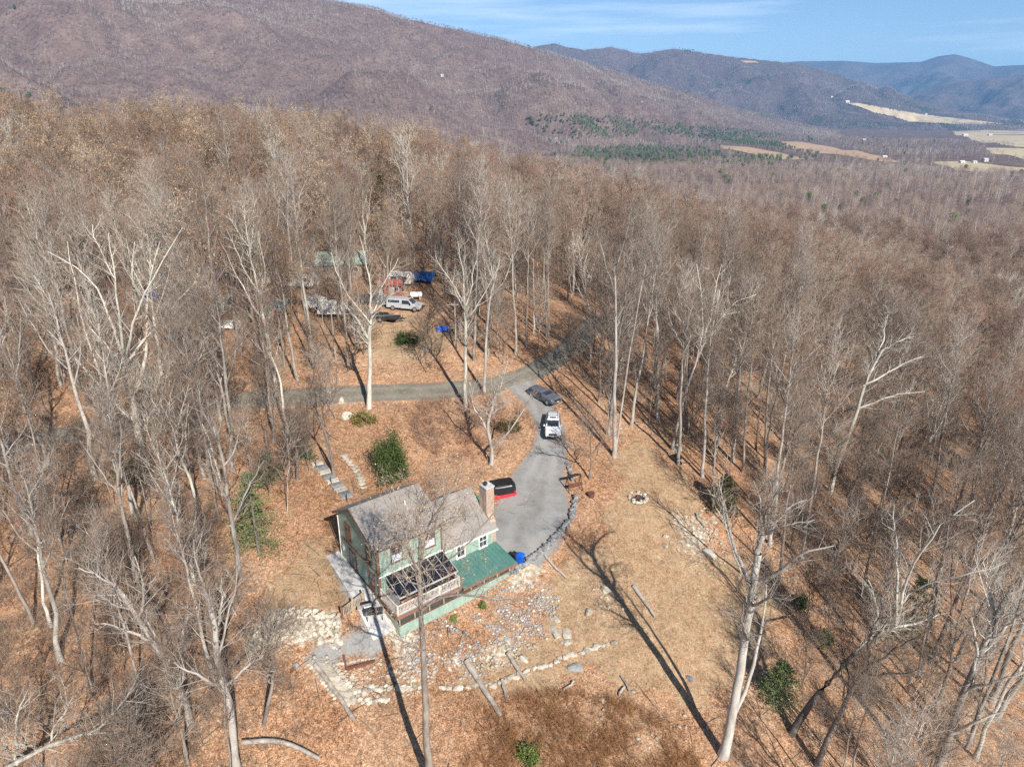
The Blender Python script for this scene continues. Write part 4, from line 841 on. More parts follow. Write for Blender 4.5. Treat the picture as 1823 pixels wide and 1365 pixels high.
# concrete pad along the left gable
pad = [HW(-.06, W + .6), HW(-.06, -2.2), HW(-2.1, -2.6), HW(-1.9, W * .6), HW(-1.3, W + .6)]
n = 24; V = []; 
for i in range(n + 1):
    f = i / n; a = HW(-.07, W + .7 - f * (W + 3.0)); b = HW(-1.4 - .7 * f, W + .7 - f * (W + 3.0))
    for j in range(7): q = a.lerp(b, j / 6); V.append((q.x, q.y, z1(q.x, q.y) + .09))
F = [(i * 7 + j, i * 7 + j + 1, (i + 1) * 7 + j + 1, (i + 1) * 7 + j) for i in range(n) for j in range(6)]
tag(link('path', mesh_np('path', V, F, mats=[CONC])), kind='structure')

# covered trailer, bins, swing bench
p = G(893, 878); rz = HTH - R(20); t = empty('covered_trailer', p, rz, 'low load under a black tarp with a red cloth skirt beside the chimney', 'covered load', None, .87)
def cover(x, y, z0, zt_, n, seed, drape=.06):
    g = np.random.default_rng(seed); ring = []
    M = 44; secs = []
    for z, k in ((z0, 1.05), (z0 + (zt_ - z0) * .55, 1.02), (zt_ - .18, 1.0), (zt_ - .04, .93), (zt_, .8)):
        q = []
        for i in range(M):
            a = i / M * 6.283; cx = math.copysign(abs(math.cos(a)) ** .38, math.cos(a)); cy = math.copysign(abs(math.sin(a)) ** .38, math.sin(a)); w_ = 1 + drape * (math.sin(i * 2.6 + 3 * math.sin(i)) + .5 * math.sin(i * 5.1)) * (zt_ + .25 - z) / (zt_ - z0)
            q.append((cx * x * k * w_, cy * y * k * w_, z + .06 * math.sin(i * 1.3) * (1 if z == z0 else .3)))
        secs.append(q)
    return MB().loft(secs)
cover(1.72, 1.08, .02, .7, 0, 1, .03).build('red_cloth', RED, t); tb = cover(1.62, 1.08, .5, 1.62, 0, 2, .10).build('tarp', TARPK, t)
MB().beam((-1.0, -.2, 1.6), (.9, .25, 1.61), .07, .07).beam((-.9, .7, 1.58), (1.1, .1, 1.6), .06, .07).build('tarp_fold', TARPK, tb)
p = G(926, 1003) ; t = empty('recycling_bin', p, HTH + R(25), 'blue wheeled bin at the corner of the green porch roof', 'bin')
MB().loft([[(-.24, -.26, .05), (.24, -.26, .05), (.24, .26, .05), (-.24, .26, .05)], [(-.31, -.36, 1.0), (.31, -.36, 1.0), (.31, .36, 1.0), (-.31, .36, 1.0)]]).build('body', BLUE, t); MB().prism([(-.39, 1.0), (.39, 1.0), (.39, 1.05), (.2, 1.13), (-.2, 1.13), (-.39, 1.05)], -.34, .34).build('lid', BLUE, t); MB().tube([(-.25, .42, 1.0), (.25, .42, 1.0)], .02, 6).build('handle', BLACK, t)
wm = MB().cyl((0, 0, 0), .12, .06, 'x', 10).mesh('wheel', TYRE)
for s in (-.28, .28): link('wheel', wm, t).location = (s, .28, .12)
p = G(916, 999); t = empty('trash_bin', p, HTH + R(10), 'smaller black bin behind the blue wheeled bin', 'bin')
MB().loft([[(-.2, -.2, .03), (.2, -.2, .03), (.2, .2, .03), (-.2, .2, .03)], [(-.26, -.28, .9), (.26, -.28, .9), (.26, .28, .9), (-.26, .28, .9)]]).build('body', BLACK, t); MB().box(-.29, .29, -.31, .31, .903, .97).build('lid', BLACK, t); MB().tube([(-.2, .34, .88), (.2, .34, .88)], .02, 6).build('handle', BLACK, t)
p = G(850, 894); o = MB().tube([(0, 0, 0), (0, 0, .75)], [.24, .29], 10).build('green_barrel', GRNP); o.location = p; tag(o, 'small green barrel tucked behind the chimney', 'barrel')
p = G(1021, 870); t = empty('swing_bench', p, R(200), 'dark slatted bench with a roof frame at the edge of the drive', 'bench')
for i in range(5): MB().box(-.75, .75, -.25 + i * .11, -.17 + i * .11, .42, .46).build('slat', RUNNER, t)
for i in range(4): MB().box(-.75, .75, .30 + i * .03, .34 + i * .03, .52 + i * .13, .61 + i * .13).build('slat', RUNNER, t)
for s in (-.8, .8): MB().tube([(s, -.5, -.1), (s, 0, 1.7)], .045, 6).tube([(s, .6, -.1), (s, 0, 1.7)], .045, 6).build('side_frame', BLACK, t)
MB().tube([(-.85, 0, 1.72), (.85, 0, 1.72)], .045, 6).build('top_bar', BLACK, t); MB().box(-.7, .7, -.4, .1, 1.62, 1.66).build('canopy_slat', BLACK, t)
p = G(1052, 884); o = link('leaf_basket', MB().tube([(0, 0, 0), (0, 0, .5)], [.35, .42], 12).tube([(0, 0, .42), (0, 0, .47)], .36, 12).mesh('leaf_basket', RUNNER)); o.location = p; tag(o, 'round rusty tub in the leaves below the swing bench', 'tub')
p = G(1203, 822); t = empty('wheelbarrow', p, R(30), 'dark overturned wheelbarrow leaning at the foot of the tan boulder', 'wheelbarrow')
MB().loft([[(-.3, -.5, .45), (.3, -.5, .45), (.3, .4, .5), (-.3, .4, .5)], [(-.4, -.65, .8), (.4, -.65, .8), (.4, .55, .8), (-.4, .55, .8)]]).build('tray', BLACK, t); MB().tube([(-.25, -.9, .4), (-.3, .4, .45), (-.3, 1.1, .75)], .025, 5).tube([(.25, -.9, .4), (.3, .4, .45), (.3, 1.1, .75)], .025, 5).build('handle', WEATH, t); MB().cyl((0, -.8, .22), .22, .09, 'x', 12).build('wheel', TYRE, t); MB().tube([(-.3, .4, .45), (-.3, .5, 0)], .02, 5).tube([(.3, .4, .45), (.3, .5, 0)], .02, 5).build('leg', BLACK, t)

# ------------------------------------------------------------------ vehicles
def wheels(t, xs, hw, r, name='wheel'):
    wm = MB().cyl((0, 0, 0), r, .24, 'y', 18).mesh('tyre', TYRE); rm = MB().cyl((0, 0, 0), r * .62, .255, 'y', 14).mesh('rim', RIM)
    for x in xs:
        for s in (-1, 1): a = link('wheel', wm, t); a.location = (x, s * (hw - .12), r); link('rim', rm, a)
def suv(px, py, rz, paintm, lab, cat='car', rack=True, low=False):
    p = G(px, py); t = empty('parked_car', p, rz, lab, cat, 'cars parked on the drive'); h = -.32 if low else 0
    def S(x, wb, wt, z0, zb, zt_): # half section: sill, belt, roof
        pts = [(x, wb * .93, z0), (x, wb, z0 + .22), (x, wb, zb - .08), (x, wb * .97, zb)]
        pts += [(x, wt, zt_ - .06), (x, wt * .9, zt_)]
        return pts + [(a, -b, c) for a, b, c in pts[::-1]]
    B = [S(2.38, .70, .66, .42, .72, .80), S(2.30, .86, .80, .36, .80, .92), S(2.05, .93, .86, .34, .92, 1.02), S(1.15, .96, .88, .32, 1.0, 1.10), S(.95, .96, .87, .32, 1.02, 1.16), S(.30, .96, .72, .32, 1.04, 1.66 + h), S(-.2, .96, .72, .32, 1.05, 1.77 + h), S(-1.6, .96, .72, .32, 1.05, 1.76 + h), S(-2.15, .95, .72, .34, 1.05, 1.68 + h), S(-2.36, .90, .80, .40, 1.0, 1.08), S(-2.42, .82, .78, .45, .9, .95)]
    MB().loft(B).build('body', paintm, t, smooth=False)
    def q(name, pts, mat, par=t): return MB().add(pts, [tuple(range(len(pts)))]).build(name, mat, par)
    zr = 1.66 + h
    MB().prism([(.96, 1.19), (.985, 1.17), (.335, zr + .005), (.31, zr + .02)], -.70, .70, 'y').build('windshield', GLASS, t)
    for s in (-1, 1):
        MB().loft([[(.55, s * .955, 1.08), (-.38, s * .965, 1.09), (-.38, s * .775, zr - .04), (.22, s * .775, zr - .06)], [(.55, s * .985, 1.08), (-.38, s * .985, 1.09), (-.38, s * .80, zr - .04), (.22, s * .80, zr - .06)]]).build('side_window', GLASS, t)
        MB().loft([[(-.48, s * .965, 1.09), (-2.05, s * .955, 1.09), (-1.95, s * .775, zr - .04), (-.48, s * .775, zr - .04)], [(-.48, s * .985, 1.09), (-2.05, s * .975, 1.09), (-1.95, s * .80, zr - .04), (-.48, s * .80, zr - .04)]]).build('side_window', GLASS, t)
        MB().box(.55, .75, min(s * .97, s * 1.14), max(s * .97, s * 1.14), 1.06, 1.22).build('mirror', paintm, t)
        MB().loft([[(2.22, s * .58, .86), (2.12, s * .86, .88), (2.12, s * .87, .76), (2.30, s * .58, .74)], [(2.33, s * .58, .88), (2.20, s * .885, .90), (2.20, s * .885, .74), (2.37, s * .58, .72)]]).build('headlight', LAMP, t)
        MB().box(-2.44, -2.3, min(s * .6, s * .88), max(s * .6, s * .88), .82, 1.04).build('tail_light', RED, t)
        if rack: MB().tube([(.1, s * .62, 1.84 + h), (-2.0, s * .62, 1.82 + h)], .03, 6).build('roof_rail', BLACK, t)
    MB().box(2.33, 2.42, -.52, .52, .64, .86).build('grille', BLACK, t); MB().box(2.36, 2.44, -.72, .72, .40, .56).build('bumper', BLACK if not low else paintm, t); MB().box(2.43, 2.455, -.16, .16, .5, .6).build('number_plate', WHITE, t)
    if rack:
        for x in (-.9, -1.5, -2.0): MB().box(x - .03, x + .03, -.62, .62, 1.84, 1.875).build('crossbar', BLACK, t)
        MB().box(-.5, -.12, -.40, .40, 1.772, 1.785).build('sunroof', GLASS, t)
    else: MB().box(-2.3, -2.2, -.62, .62, 1.1, 1.4 + h * .5).build('rear_window', GLASS, t)
    wheels(t, (1.42, -1.45), .96, .37); return t
suv(984, 768, R(-93), CARW, 'white off-roader with black roof crossbars parked on the gravel drive')
suv(969, 712, R(-48), CARG, 'dark grey car parked behind the white one under bare twigs', rack=False, low=True)
def pickup(px, py, rz, paintm, lab, cap=True):
    p = G(px, py); t = empty('pickup_truck', p, rz, lab, 'pickup truck'); 
    def S(x, wb, wt, z0, zb, zt_):
        pts = [(x, wb, z0), (x, wb, zb), (x, wt, zt_)]; return pts + [(a, -b, c) for a, b, c in pts[::-1]]
    MB().loft([S(2.85, .8, .75, .5, .85, .95), S(2.7, .95, .9, .45, 1.0, 1.08), S(1.55, .97, .9, .45, 1.1, 1.18), S(.9, .97, .74, .45, 1.12, 1.78), S(-.1, .97, .74, .45, 1.12, 1.84), S(-.35, .97, .76, .45, 1.12, 1.82)]).build('cab', paintm, t)
    MB().loft([S(-.4, .97, .95, .5, 1.1, 1.16), S(-2.8, .97, .95, .5, 1.1, 1.16)]).build('bed', paintm, t)
    if cap:
        c = MB().loft([S(-.4, .95, .80, 1.165, 1.3, 1.88), S(-2.75, .95, .80, 1.165, 1.3, 1.86)]).build('camper_shell', paintm, t)
        for s in (-1, 1): MB().loft([[(-.6, s * .95, 1.32), (-2.5, s * .95, 1.32), (-2.5, s * .85, 1.7), (-.6, s * .85, 1.7)], [(-.6, s * .975, 1.32), (-2.5, s * .975, 1.32), (-2.5, s * .875, 1.7), (-.6, s * .875, 1.7)]]).build('window', GLASS, c)
    for s in (-1, 1):
        MB().loft([[(1.35, s * .96, 1.15), (-.2, s * .965, 1.15), (-.2, s * .79, 1.72), (.85, s * .79, 1.7)], [(1.35, s * .99, 1.15), (-.2, s * .99, 1.15), (-.2, s * .815, 1.72), (.85, s * .815, 1.7)]]).build('side_window', GLASS, t)
        MB().box(2.78, 2.88, min(s * .5, s * .85), max(s * .5, s * .85), .72, .9).build('headlight', LAMP, t); MB().box(1.1, 1.3, min(s * .98, s * 1.15), max(s * .98, s * 1.15), 1.1, 1.3).build('mirror', BLACK, t)
    MB().prism([(1.56, 1.2), (1.6, 1.17), (.93, 1.77), (.88, 1.8)], -.72, .72, 'y').build('windshield', GLASS, t); MB().box(2.84, 2.95, -.9, .9, .45, .66).build('bumper', BLACK, t); MB().box(2.83, 2.87, -.46, .46, .68, .9).build('grille', BLACK, t)
    wheels(t, (1.9, -1.75), .97, .4); return t
pickup(722, 551, R(-13), CARS, 'silver pickup with a windowed bed cap parked in the neighbouring clearing')
p = G(685, 570); t = empty('flatbed_trailer', p, R(-14), 'black low car-hauling trailer parked in front of the silver pickup', 'trailer')
MB().box(-2.5, 2.2, -1.0, 1.0, .48, .58).build('deck', BLACK, t); MB().box(-2.5, 2.2, -1.06, -1.003, .46, .72).box(-2.5, 2.2, 1.003, 1.06, .46, .72).build('side_rail', BLACK, t); MB().beam((2.2, 0, .5), (3.4, 0, .5), .14, .12).beam((2.2, .7, .5), (3.3, .05, .5), .1, .1).beam((2.2, -.7, .5), (3.3, -.05, .5), .1, .1).build('tongue', BLACK, t)
for s in (-1, 1): MB().prism([(-1.5, .74), (-1.4, .9), (.1, .9), (.2, .74)], min(s * 1.02, s * 1.3), max(s * 1.02, s * 1.3), 'y').build('mudguard', BLACK, t)
wheels(t, (-.2, -1.1), 1.24, .36)

# ------------------------------------------------------------------ the neighbours' clearing
def shed(px, py, rz, w_, l_, he, hr, wm_, rm_, lab, name='shed', cat='shed', dz=0):
    p = G(px, py); t = empty(name, p, rz, lab, cat); MB().prism([(-w_ / 2, -.6), (w_ / 2, -.6), (w_ / 2, he), (0, hr), (-w_ / 2, he)], -l_ / 2, l_ / 2).build('wall', wm_, t)
    s = (hr - he) / (w_ / 2); o = .3; MB().prism([(-w_ / 2 - o, he - o * s + .02), (0, hr + .02), (w_ / 2 + o, he - o * s + .02), (w_ / 2 + o, he - o * s + .14), (0, hr + .16), (-w_ / 2 - o, he - o * s + .14)], -l_ / 2 - o, l_ / 2 + o).build('roof', rm_, t)
    d = MB().box(-.5, .5, -w_ / 2 - .06, -w_ / 2 - .003, 0, min(2, he - .15)).build('door', WEATH, t); wn = MB().box(l_ * .28 - .4, l_ * .28 + .4, -w_ / 2 - .05, -w_ / 2 - .003, he * .4, he * .8).build('window', WHITE, t); MB().box(l_ * .28 - .33, l_ * .28 + .33, -w_ / 2 - .07, -w_ / 2 - .053, he * .43, he * .77).build('pane', GLASS, wn); return t
shed(612, 488, R(8), 5, 8.5, 2.3, 3.9, WEATH, GRNROOF, 'long low house with a faded green roof behind the bare trees', 'low_house', 'house')
shed(700, 522, R(-6), 2.2, 3.2, 1.7, 2.3, RUST, RUST, 'small rust-red shed behind the silver pickup')
def camper(px, py, rz, lab, mat, l_=5.5, h_=2.4, name='camper_trailer', cat='camper'):
    p = G(px, py); t = empty(name, p, rz, lab, cat); q = [(-l_ / 2, .5), (l_ / 2 - .2, .5), (l_ / 2, .9), (l_ / 2 - .15, h_ * .75), (l_ / 2 - .7, h_), (-l_ / 2 + .5, h_), (-l_ / 2, h_ * .8)]
    MB().prism(q, -1.1, 1.1, 'y').build('body', mat, t); 
    for s in (-1, 1):
        for x in (-l_ * .25, l_ * .2): MB().box(x - .45, x + .45, min(s * 1.103, s * 1.13), max(s * 1.103, s * 1.13), h_ * .55, h_ * .8).build('window', GLASS, t)
    MB().box(-.3, .35, -1.13, -1.103, .55, h_ * .85).build('door', GREYT, t); MB().beam((l_ / 2 - .2, 0, .52), (l_ / 2 + 1, 0, .45), .1, .1).build('hitch', BLACK, t); wheels(t, (-.4,), 1.1, .34); return t
camper(535, 512, R(-5), 'cream camper trailer half hidden by bare branches', CREAM, 5.5, 2.4); camper(405, 553, R(10), 'pale camper at the left of the neighbouring clearing', GREYT, 4.2, 2.2); camper(715, 507, R(-8), 'white camper beside the dark blue tarp', WHITE, 4.2, 2.1)
def tent(px, py, rz, x, y, h, mat, lab, cat='tarp', name='tarp_shelter'):
    p = G(px, py); t = empty(name, p, rz, lab, cat); g = np.random.default_rng(int(px)); n = 9; V = []
    for i in range(n):
        for j in range(n): u, v = i / (n - 1) * 2 - 1, j / (n - 1) * 2 - 1; V.append((u * x / 2, v * y / 2, h * (1 - .75 * abs(v) ** 1.4) * (1 - .12 * abs(u)) + g.normal(0, .05)))
    k = len(V); V2 = V + [(a, b, c - .05) for a, b, c in V]; F = []
    for i in range(n - 1):
        for j in range(n - 1): a = i * n + j; F += [(a, a + 1, a + n + 1, a + n), (k + a, k + a + n, k + a + n + 1, k + a + 1)]
    MB().add(V2, F).build('tarp', mat, t)
    for sx in (-1, 1):
        for sy in (-1, 1): MB().tube([(sx * x * .46, sy * y * .46, -.2), (sx * x * .46, sy * y * .46, h * .3)], .04, 5).build('pole', DEADW, t)
    return t
tent(398, 494, R(5), 3.4, 2.6, 1.7, BLUET, 'bright blue tarp at the upper left of the clearing'); tent(276, 535, R(5), 3.0, 2.2, 1.4, BLUET, 'small blue tarp at the far left among pale limbs'); tent(752, 500, R(-10), 4.6, 3.2, 1.8, BLUET, 'dark blue tarp shelter at the top right of the clearing'); tent(790, 588, R(-5), 1.9, 1.4, .7, BLUE, 'vivid blue cover low on the ground at the end of the wire')
tent(497, 552, R(10), 3.0, 2.4, 1.9, TEALP, 'teal tarp beside a tree trunk in the clearing'); tent(480, 506, 0, 4, 3, 2.2, GREYT, 'grey tent-like cover behind the left trunks'); tent(597, 561, R(-8), 4.6, 3, 2.4, GREYT, 'large grey cover in the middle of the clearing'); tent(563, 548, R(12), 3.6, 2.6, 2, GREYT, 'second grey cover left of the largest one'); tent(411, 583, R(4), 4.4, 2.4, 1.2, WHITE, 'low white sheet at the lower left of the clearing')
tent(500, 565, R(-4), 2.2, 1.6, .9, RUST, 'rust-coloured heap in front of the teal tarp', 'heap', 'covered_heap'); tent(712, 541, R(20), 2.6, 2.0, 1.3, ORANGE, 'rusty orange heap behind the silver pickup', 'heap', 'covered_heap')
pickup(668, 540, R(-12), CARG, 'dark pickup with an open bed behind the flat trailer', cap=False)
p = G(741, 534); t = empty('gas_tank', p, R(10), 'white gas tank beside the bonnet of the silver pickup', 'tank'); MB().tube([(-1.0, 0, .9), (-.85, 0, .9), (.85, 0, .9), (1.0, 0, .9)], [.2, .45, .45, .2], 14).build('tank', WHITE, t); MB().box(-.7, -.5, -.3, .3, 0, .5).build('foot', CONC, t); MB().box(.5, .7, -.3, .3, 0, .5).build('foot', CONC, t)
# power line: two poles and a wire
pa, pb = G(598, 640), G(812, 622); ta = []
for k, (p, lab) in enumerate(((pa, 'thin grey utility pole by the road left of the pale tree'), (pb, 'thin grey utility pole at the right end of the wire'))):
    t = empty('utility_pole', p, 0, lab, 'utility pole', 'utility poles along the road'); MB().tube([(0, 0, -.4), (0, 0, 7.2)], [.13, .09], 8).build('pole', DEADW, t); MB().box(-.6, .6, -.05, .05, 6.6, 6.72).build('crossarm', DEADW, t)
    for s in (-.45, .45): MB().tube([(s, 0, 6.72), (s, 0, 6.88)], .04, 6).build('insulator', WHITE, t)
pts = [(pa + Vector((0, 0, 6.9))).lerp(pb + Vector((0, 0, 6.9)), i / 20) + Vector((0, 0, -1.1 * (1 - (i / 10 - 1) ** 2))) for i in range(21)]
tag(MB().tube(pts, .022, 5).build('power_line', GREYT), 'pale wire strung above the road between the two poles', 'wire')
# ------------------------------------------------------------------ trees drawn one by one
def hero(lab, trunk, limbs, r0, bark, mats, n=(4, 5, 4), leaf=0, seed=1, r1=.35, grp=None, l2=(1.6, 3.2), base=None, cat='tree', minr=.010, ls=.09, spread=.9, up=.25, stem=None):
    g = np.random.default_rng(seed); b = G(*trunk[0]); HEROBASE.append((b.x, b.y)); Y0 = b.y; t = empty('bare_tree', b, 0, lab, cat, grp); o = np.array(b)
    P = [at(q[0], q[1], Y0 + (q[2] if len(q) > 2 else 0)) - o for q in trunk]; P[0] = np.array([0, 0, 0.]); P = [P[0] - np.array([0, 0, .5])] + P
    n_ = 14; Q = smooth_path(P, n_, g, .05); tt = np.linspace(0, 1, n_); rad = r0 * (1 - (1 - r1) * tt) * (1 + .45 * np.exp(-tt * 22)); T, Cr = Acc(), Acc(); tube_np(T, Q, rad, 10)
    LL = [(Q[9:], rad[9:])]
    for l in limbs:
        P = [at(q[0], q[1], Y0 + (q[2] if len(q) > 2 else 0)) - o for q in l]; i = int(np.argmin(np.linalg.norm(Q - P[0], axis=1)))
        # start the limb inside the trunk or inside the limb it leaves
        best, rl = Q[i], rad[i]
        for Pq, rq in LL[1:]:
            j = int(np.argmin(np.linalg.norm(Pq - P[0], axis=1)))
            if np.linalg.norm(Pq[j] - P[0]) < np.linalg.norm(best - P[0]): best, rl = Pq[j], rq[j]
        P[0] = best; q = smooth_path(P, 10, g, .10); rr = np.linspace(rl * .72, .035, 10); tube_np(Cr, q, rr, 7, 0); LL.append((q, rr))
    # some free limbs to the front and back so that the crown has depth
    for k in range(max(2, len(limbs) // 2)):
        i = g.integers(8, 13); a = g.choice([1.57, -1.57]) + g.normal(0, .6); e = g.uniform(.35, .8); Ln = g.uniform(3, 6) * min(1, Q[-1][2] / 14); d = np.array([math.cos(a) * math.sin(e), math.sin(a) * math.sin(e), math.cos(e)])
        q = smooth_path([Q[i], Q[i] + d * Ln * .5, Q[i] + d * Ln + np.array([0, 0, .1 * Ln])], 8, g, .09); rr = np.linspace(rad[i] * .5, .02, 8); tube_np(Cr, q, rr, 6, 0); LL.append((q, rr))
    if stem:
        P = [at(*q[:2], Y0 + (q[2] if len(q) > 2 else 0)) - o for q in stem]; q = smooth_path(P, 10, g, .05); rr = np.linspace(r0 * .5, .05, 10); tube_np(T, q, rr, 8); LL.append((q[5:], rr[5:]))
    grow(g, Cr, LL, *n, leaf=leaf, l2=l2, minr=minr, leafsize=ls, spread=spread, up=up, pal=.5)
    link('trunk', T.mesh('hero_trunk', [bark], True), t); link('crown', Cr.mesh('hero_crown', mats), t); return t
MP = [BARKP, TWIGP, LEAFT]; MG = [BARKG, TWIG, LEAFT]; MB_ = [BARK, TWIG, LEAFT]; MD = [BARKD, TWIG, LEAFT]
hero('tall tree with a few tan leaves in front of the house deck', [(768,1398),(762,1320),(756,1240),(750,1150),(744,1080),(741,1020),(748,965)],
  [[(744,1060),(731,997),(728,947),(709,905,1),(697,863,1.5)], [(748,970),(756,947),(773,914,-1),(795,883,-2),(817,836,-2)], [(748,960),(739,925,1),(742,872,2)], [(750,1090),(790,1055,-1),(850,1050,-2),(885,1067,-3),(935,1062,-3)], [(745,1030),(800,990,-1),(850,955,-1.5),(885,905,-2)], [(742,1020),(715,960,-1),(680,930,-2)], [(750,985),(790,930,1.5),(850,900,2.5)]],
  .30, BARK, MB_, (4, 4, 4), 1500, 41, ls=.055)
hero('big grey-barked tree leaning right at the bottom of the lawn with a long shadow', [(1286,1342),(1300,1280),(1315,1215),(1330,1120),(1341,1040),(1350,985)],
  [[(1350,985),(1359,958),(1374,934),(1400,904,1),(1437,890,2)], [(1350,980),(1357,945),(1353,897,-1),(1341,855,-1)], [(1344,1045),(1366,1026),(1396,1006,-1),(1437,982,-2),(1485,971,-2)], [(1338,1050),(1316,1005),(1297,950,.5),(1288,890,1)], [(1355,960),(1395,935,-1),(1450,925,-1.5)], [(1352,970),(1370,905,-1),(1390,860,-2)]],
  .37, BARKL, [BARKL, TWIG, LEAFT], (4, 4, 3), 0, 42, .66, stem=[(1300,1285),(1325,1240),(1345,1170),(1358,1105),(1364,1040)])
hero('dark trunk leaning far right with twisted pale upper limbs at the lower right', [(1408,1303),(1455,1235),(1507,1180),(1560,1132),(1592,1112)],
  [[(1585,1119),(1592,1045),(1600,982,1),(1592,897,1)], [(1590,1110),(1620,1030),(1650,975,-1),(1680,925,-2),(1735,890,-2)], [(1592,1100),(1640,1045,-1),(1700,1030,-2),(1792,1000,-3)], [(1575,1125),(1630,1110,1),(1690,1090,2)], [(1545,1145),(1560,1090,1),(1545,1030,2)]],
  .30, BARKD, MP, (4, 4, 3), 0, 43, .55)
hero('leaning dark tree at the bottom edge right of the big grey one', [(1450,1362),(1490,1275),(1526,1212),(1560,1175)], [[(1550,1185),(1580,1150,-1),(1640,1130,-2)], [(1540,1195),(1545,1140,1),(1570,1080,1)], [(1530,1205),(1590,1200,-1),(1640,1190,-2)]], .25, BARKD, MD, (4, 4, 3), 0, 44, .5)
hero('pale-limbed multi-stemmed tree at the bottom right corner', [(1655,1400),(1690,1310),(1722,1225),(1760,1130),(1800,1050)], [[(1733,1200),(1742,1150),(1729,1080,1)], [(1720,1235),(1760,1215,-1),(1823,1195,-2)], [(1760,1130),(1800,1110,-1),(1840,1080,-2)], [(1770,1115),(1765,1050,1),(1750,1000,2)], [(1690,1300),(1740,1280,-1),(1800,1265,-2)]], .33, BARKG, MP, (4, 4, 3), 0, 45, .45, stem=[(1720,1330),(1750,1245),(1785,1165),(1810,1100),(1830,1030)])
hero('tall straight tree standing at the right behind the leaning dark trunk', [(1655,1182),(1690,1098),(1725,1015),(1750,930)], [[(1740,960),(1775,900,1),(1800,850,1)], [(1745,940),(1735,880,-1),(1745,820,-1)], [(1720,1025),(1770,985,-1),(1810,960,-2)]], .22, BARK, MB_, (4, 4, 3), 0, 46, .4)
hero('large white-limbed spreading tree at the left beside the road', [(255,808),(246,758),(234,711),(224,667),(217,635)],
  [[(244,750),(217,735),(182,691,-1),(158,656,-1),(126,626,-1),(98,606,0)], [(130,628),(105,570,0),(80,520,1),(60,490,1)], [(218,640),(195,570,1),(165,505,1.5),(130,470,2),(85,448,2)], [(217,635),(214,560,-1),(205,480,-1),(193,415,-1)], [(220,650),(248,560,-2),(275,500,-2.5),(303,440,-3),(325,405,-3)], [(222,655),(265,590,1),(310,540,2),(350,500,3)], [(180,690),(150,600,1),(140,540,1.5),(120,430,1.5)], [(236,720),(262,660,1),(268,600,1.5),(262,520,2),(285,430,2)], [(226,670),(200,630,2),(172,600,3),(150,565,3.5)], [(210,500),(180,450,-1),(165,400,-1)], [(250,560),(235,500,-2),(240,430,-2)]],
  .44, BARKL, MP, (4, 4, 3), 0, 47, .5)
hero('pale smooth-barked tree standing alone by the road above the holly bush', [(656,726),(657,680),(659,620),(658,578)], [[(658,578),(654,512),(649,463,1),(640,420,1)], [(657,570),(624,526,-1),(602,485,-2),(590,450,-2)], [(658,565),(679,512,1),(709,460,2)], [(660,555),(690,530,-1),(715,515,-2)], [(656,600),(632,560,1),(612,540,2)]], .34, BARKP, MP, (4, 4, 3), 0, 48, .55)
hero('pale twin-forked tree right of the wire beside the road', [(829,722),(830,650),(829,567),(827,545)], [[(827,545),(800,500,-1),(775,455,-1)], [(828,555),(845,500,1),(852,435,1)], [(829,570),(862,520,-1),(890,470,-2)], [(828,548),(825,490,1),(815,430,1)]], .27, BARKP, MP, (4, 4, 3), 0, 49, .55)
hero('tall pale trunk just right of the twin-forked tree', [(862,700),(864,640),(868,580),(876,520),(890,460)], [[(872,545),(900,500,-1),(915,450,-1)], [(880,505),(868,450,1),(865,410,1)]], .22, BARKG, MP, (4, 4, 3), 0, 50, .4)
hero('tall twin-trunked tree rising from the leaves right of the drive', [(1094,812),(1094,740),(1096,660),(1098,570),(1095,490)], [[(1096,520),(1075,460,-1),(1065,400,-1)], [(1096,500),(1115,430,1),(1125,370,1)], [(1098,580),(1130,520,-1),(1160,470,-2)]], .26, BARKG, MG, (4, 4, 3), 0, 51, .4, stem=[(1095,800),(1110,715),(1122,625),(1137,540),(1150,470)])
hero('pale leaning tree forking into bare white limbs at the right woods', [(1478,876),(1496,805),(1526,740),(1540,674),(1570,625)], [[(1565,632),(1600,608,-1),(1627,599,-1)], [(1532,730),(1583,704,-1),(1645,697,-2)], [(1542,690),(1590,655,1),(1640,635,1.5)], [(1560,640),(1575,590,1),(1580,560,1)]], .32, BARKP, MP, (3, 3, 3), 0, 52, .4)
hero('leaning tree with bare cream limbs bending right above the boulder', [(1196,800),(1212,720),(1232,650),(1254,608),(1285,564)], [[(1280,570),(1307,537,-1),(1346,524,-1)], [(1285,566),(1329,553,1),(1364,557,1)], [(1250,615),(1270,540,1),(1285,470,1)], [(1230,660),(1250,560,-1),(1240,470,-1)]], .19, BARKG, MP, (3, 3, 3), 0, 53, .45)
hero('crooked grey tree on the leaf bank between house and driveway', [(874,826),(876,797),(866,769),(874,727),(888,685)], [[(877,797),(900,774,-1),(925,740,-1),(945,700,-1)], [(866,770),(845,730,1),(835,680,1)], [(875,725),(895,680,1),(905,640,1)]], .24, BARKG, MG, (4, 4, 3), 0, 54, .5)
hero('small bushy tree right of the gravel drive whose limbs hang over it', [(1047,850),(1050,815),(1053,780),(1055,745)], [[(1050,815),(1025,790,-1),(1003,782,-1.5)], [(1051,810),(1080,780,-1),(1095,750,-1)], [(1053,780),(1038,745,1),(1033,720,1)]], .12, BARK, [BARK, TWIGR, LEAFT], (4, 4, 4), 0, 55, .4, l2=(1., 2.))
hero('bent trunk rising left from the leaves at the lower left', [(340,1290),(318,1222),(296,1174),(250,1105),(204,1039)], [[(300,1180),(330,1120,1),(345,1060,1)], [(250,1105),(255,1040,-1),(240,990,-1)], [(220,1060),(180,1030,1),(140,1010,1)], [(270,1135),(220,1120,-1),(170,1110,-2)]], .28, BARKG, MG, (4, 4, 4), 0, 56, .45)
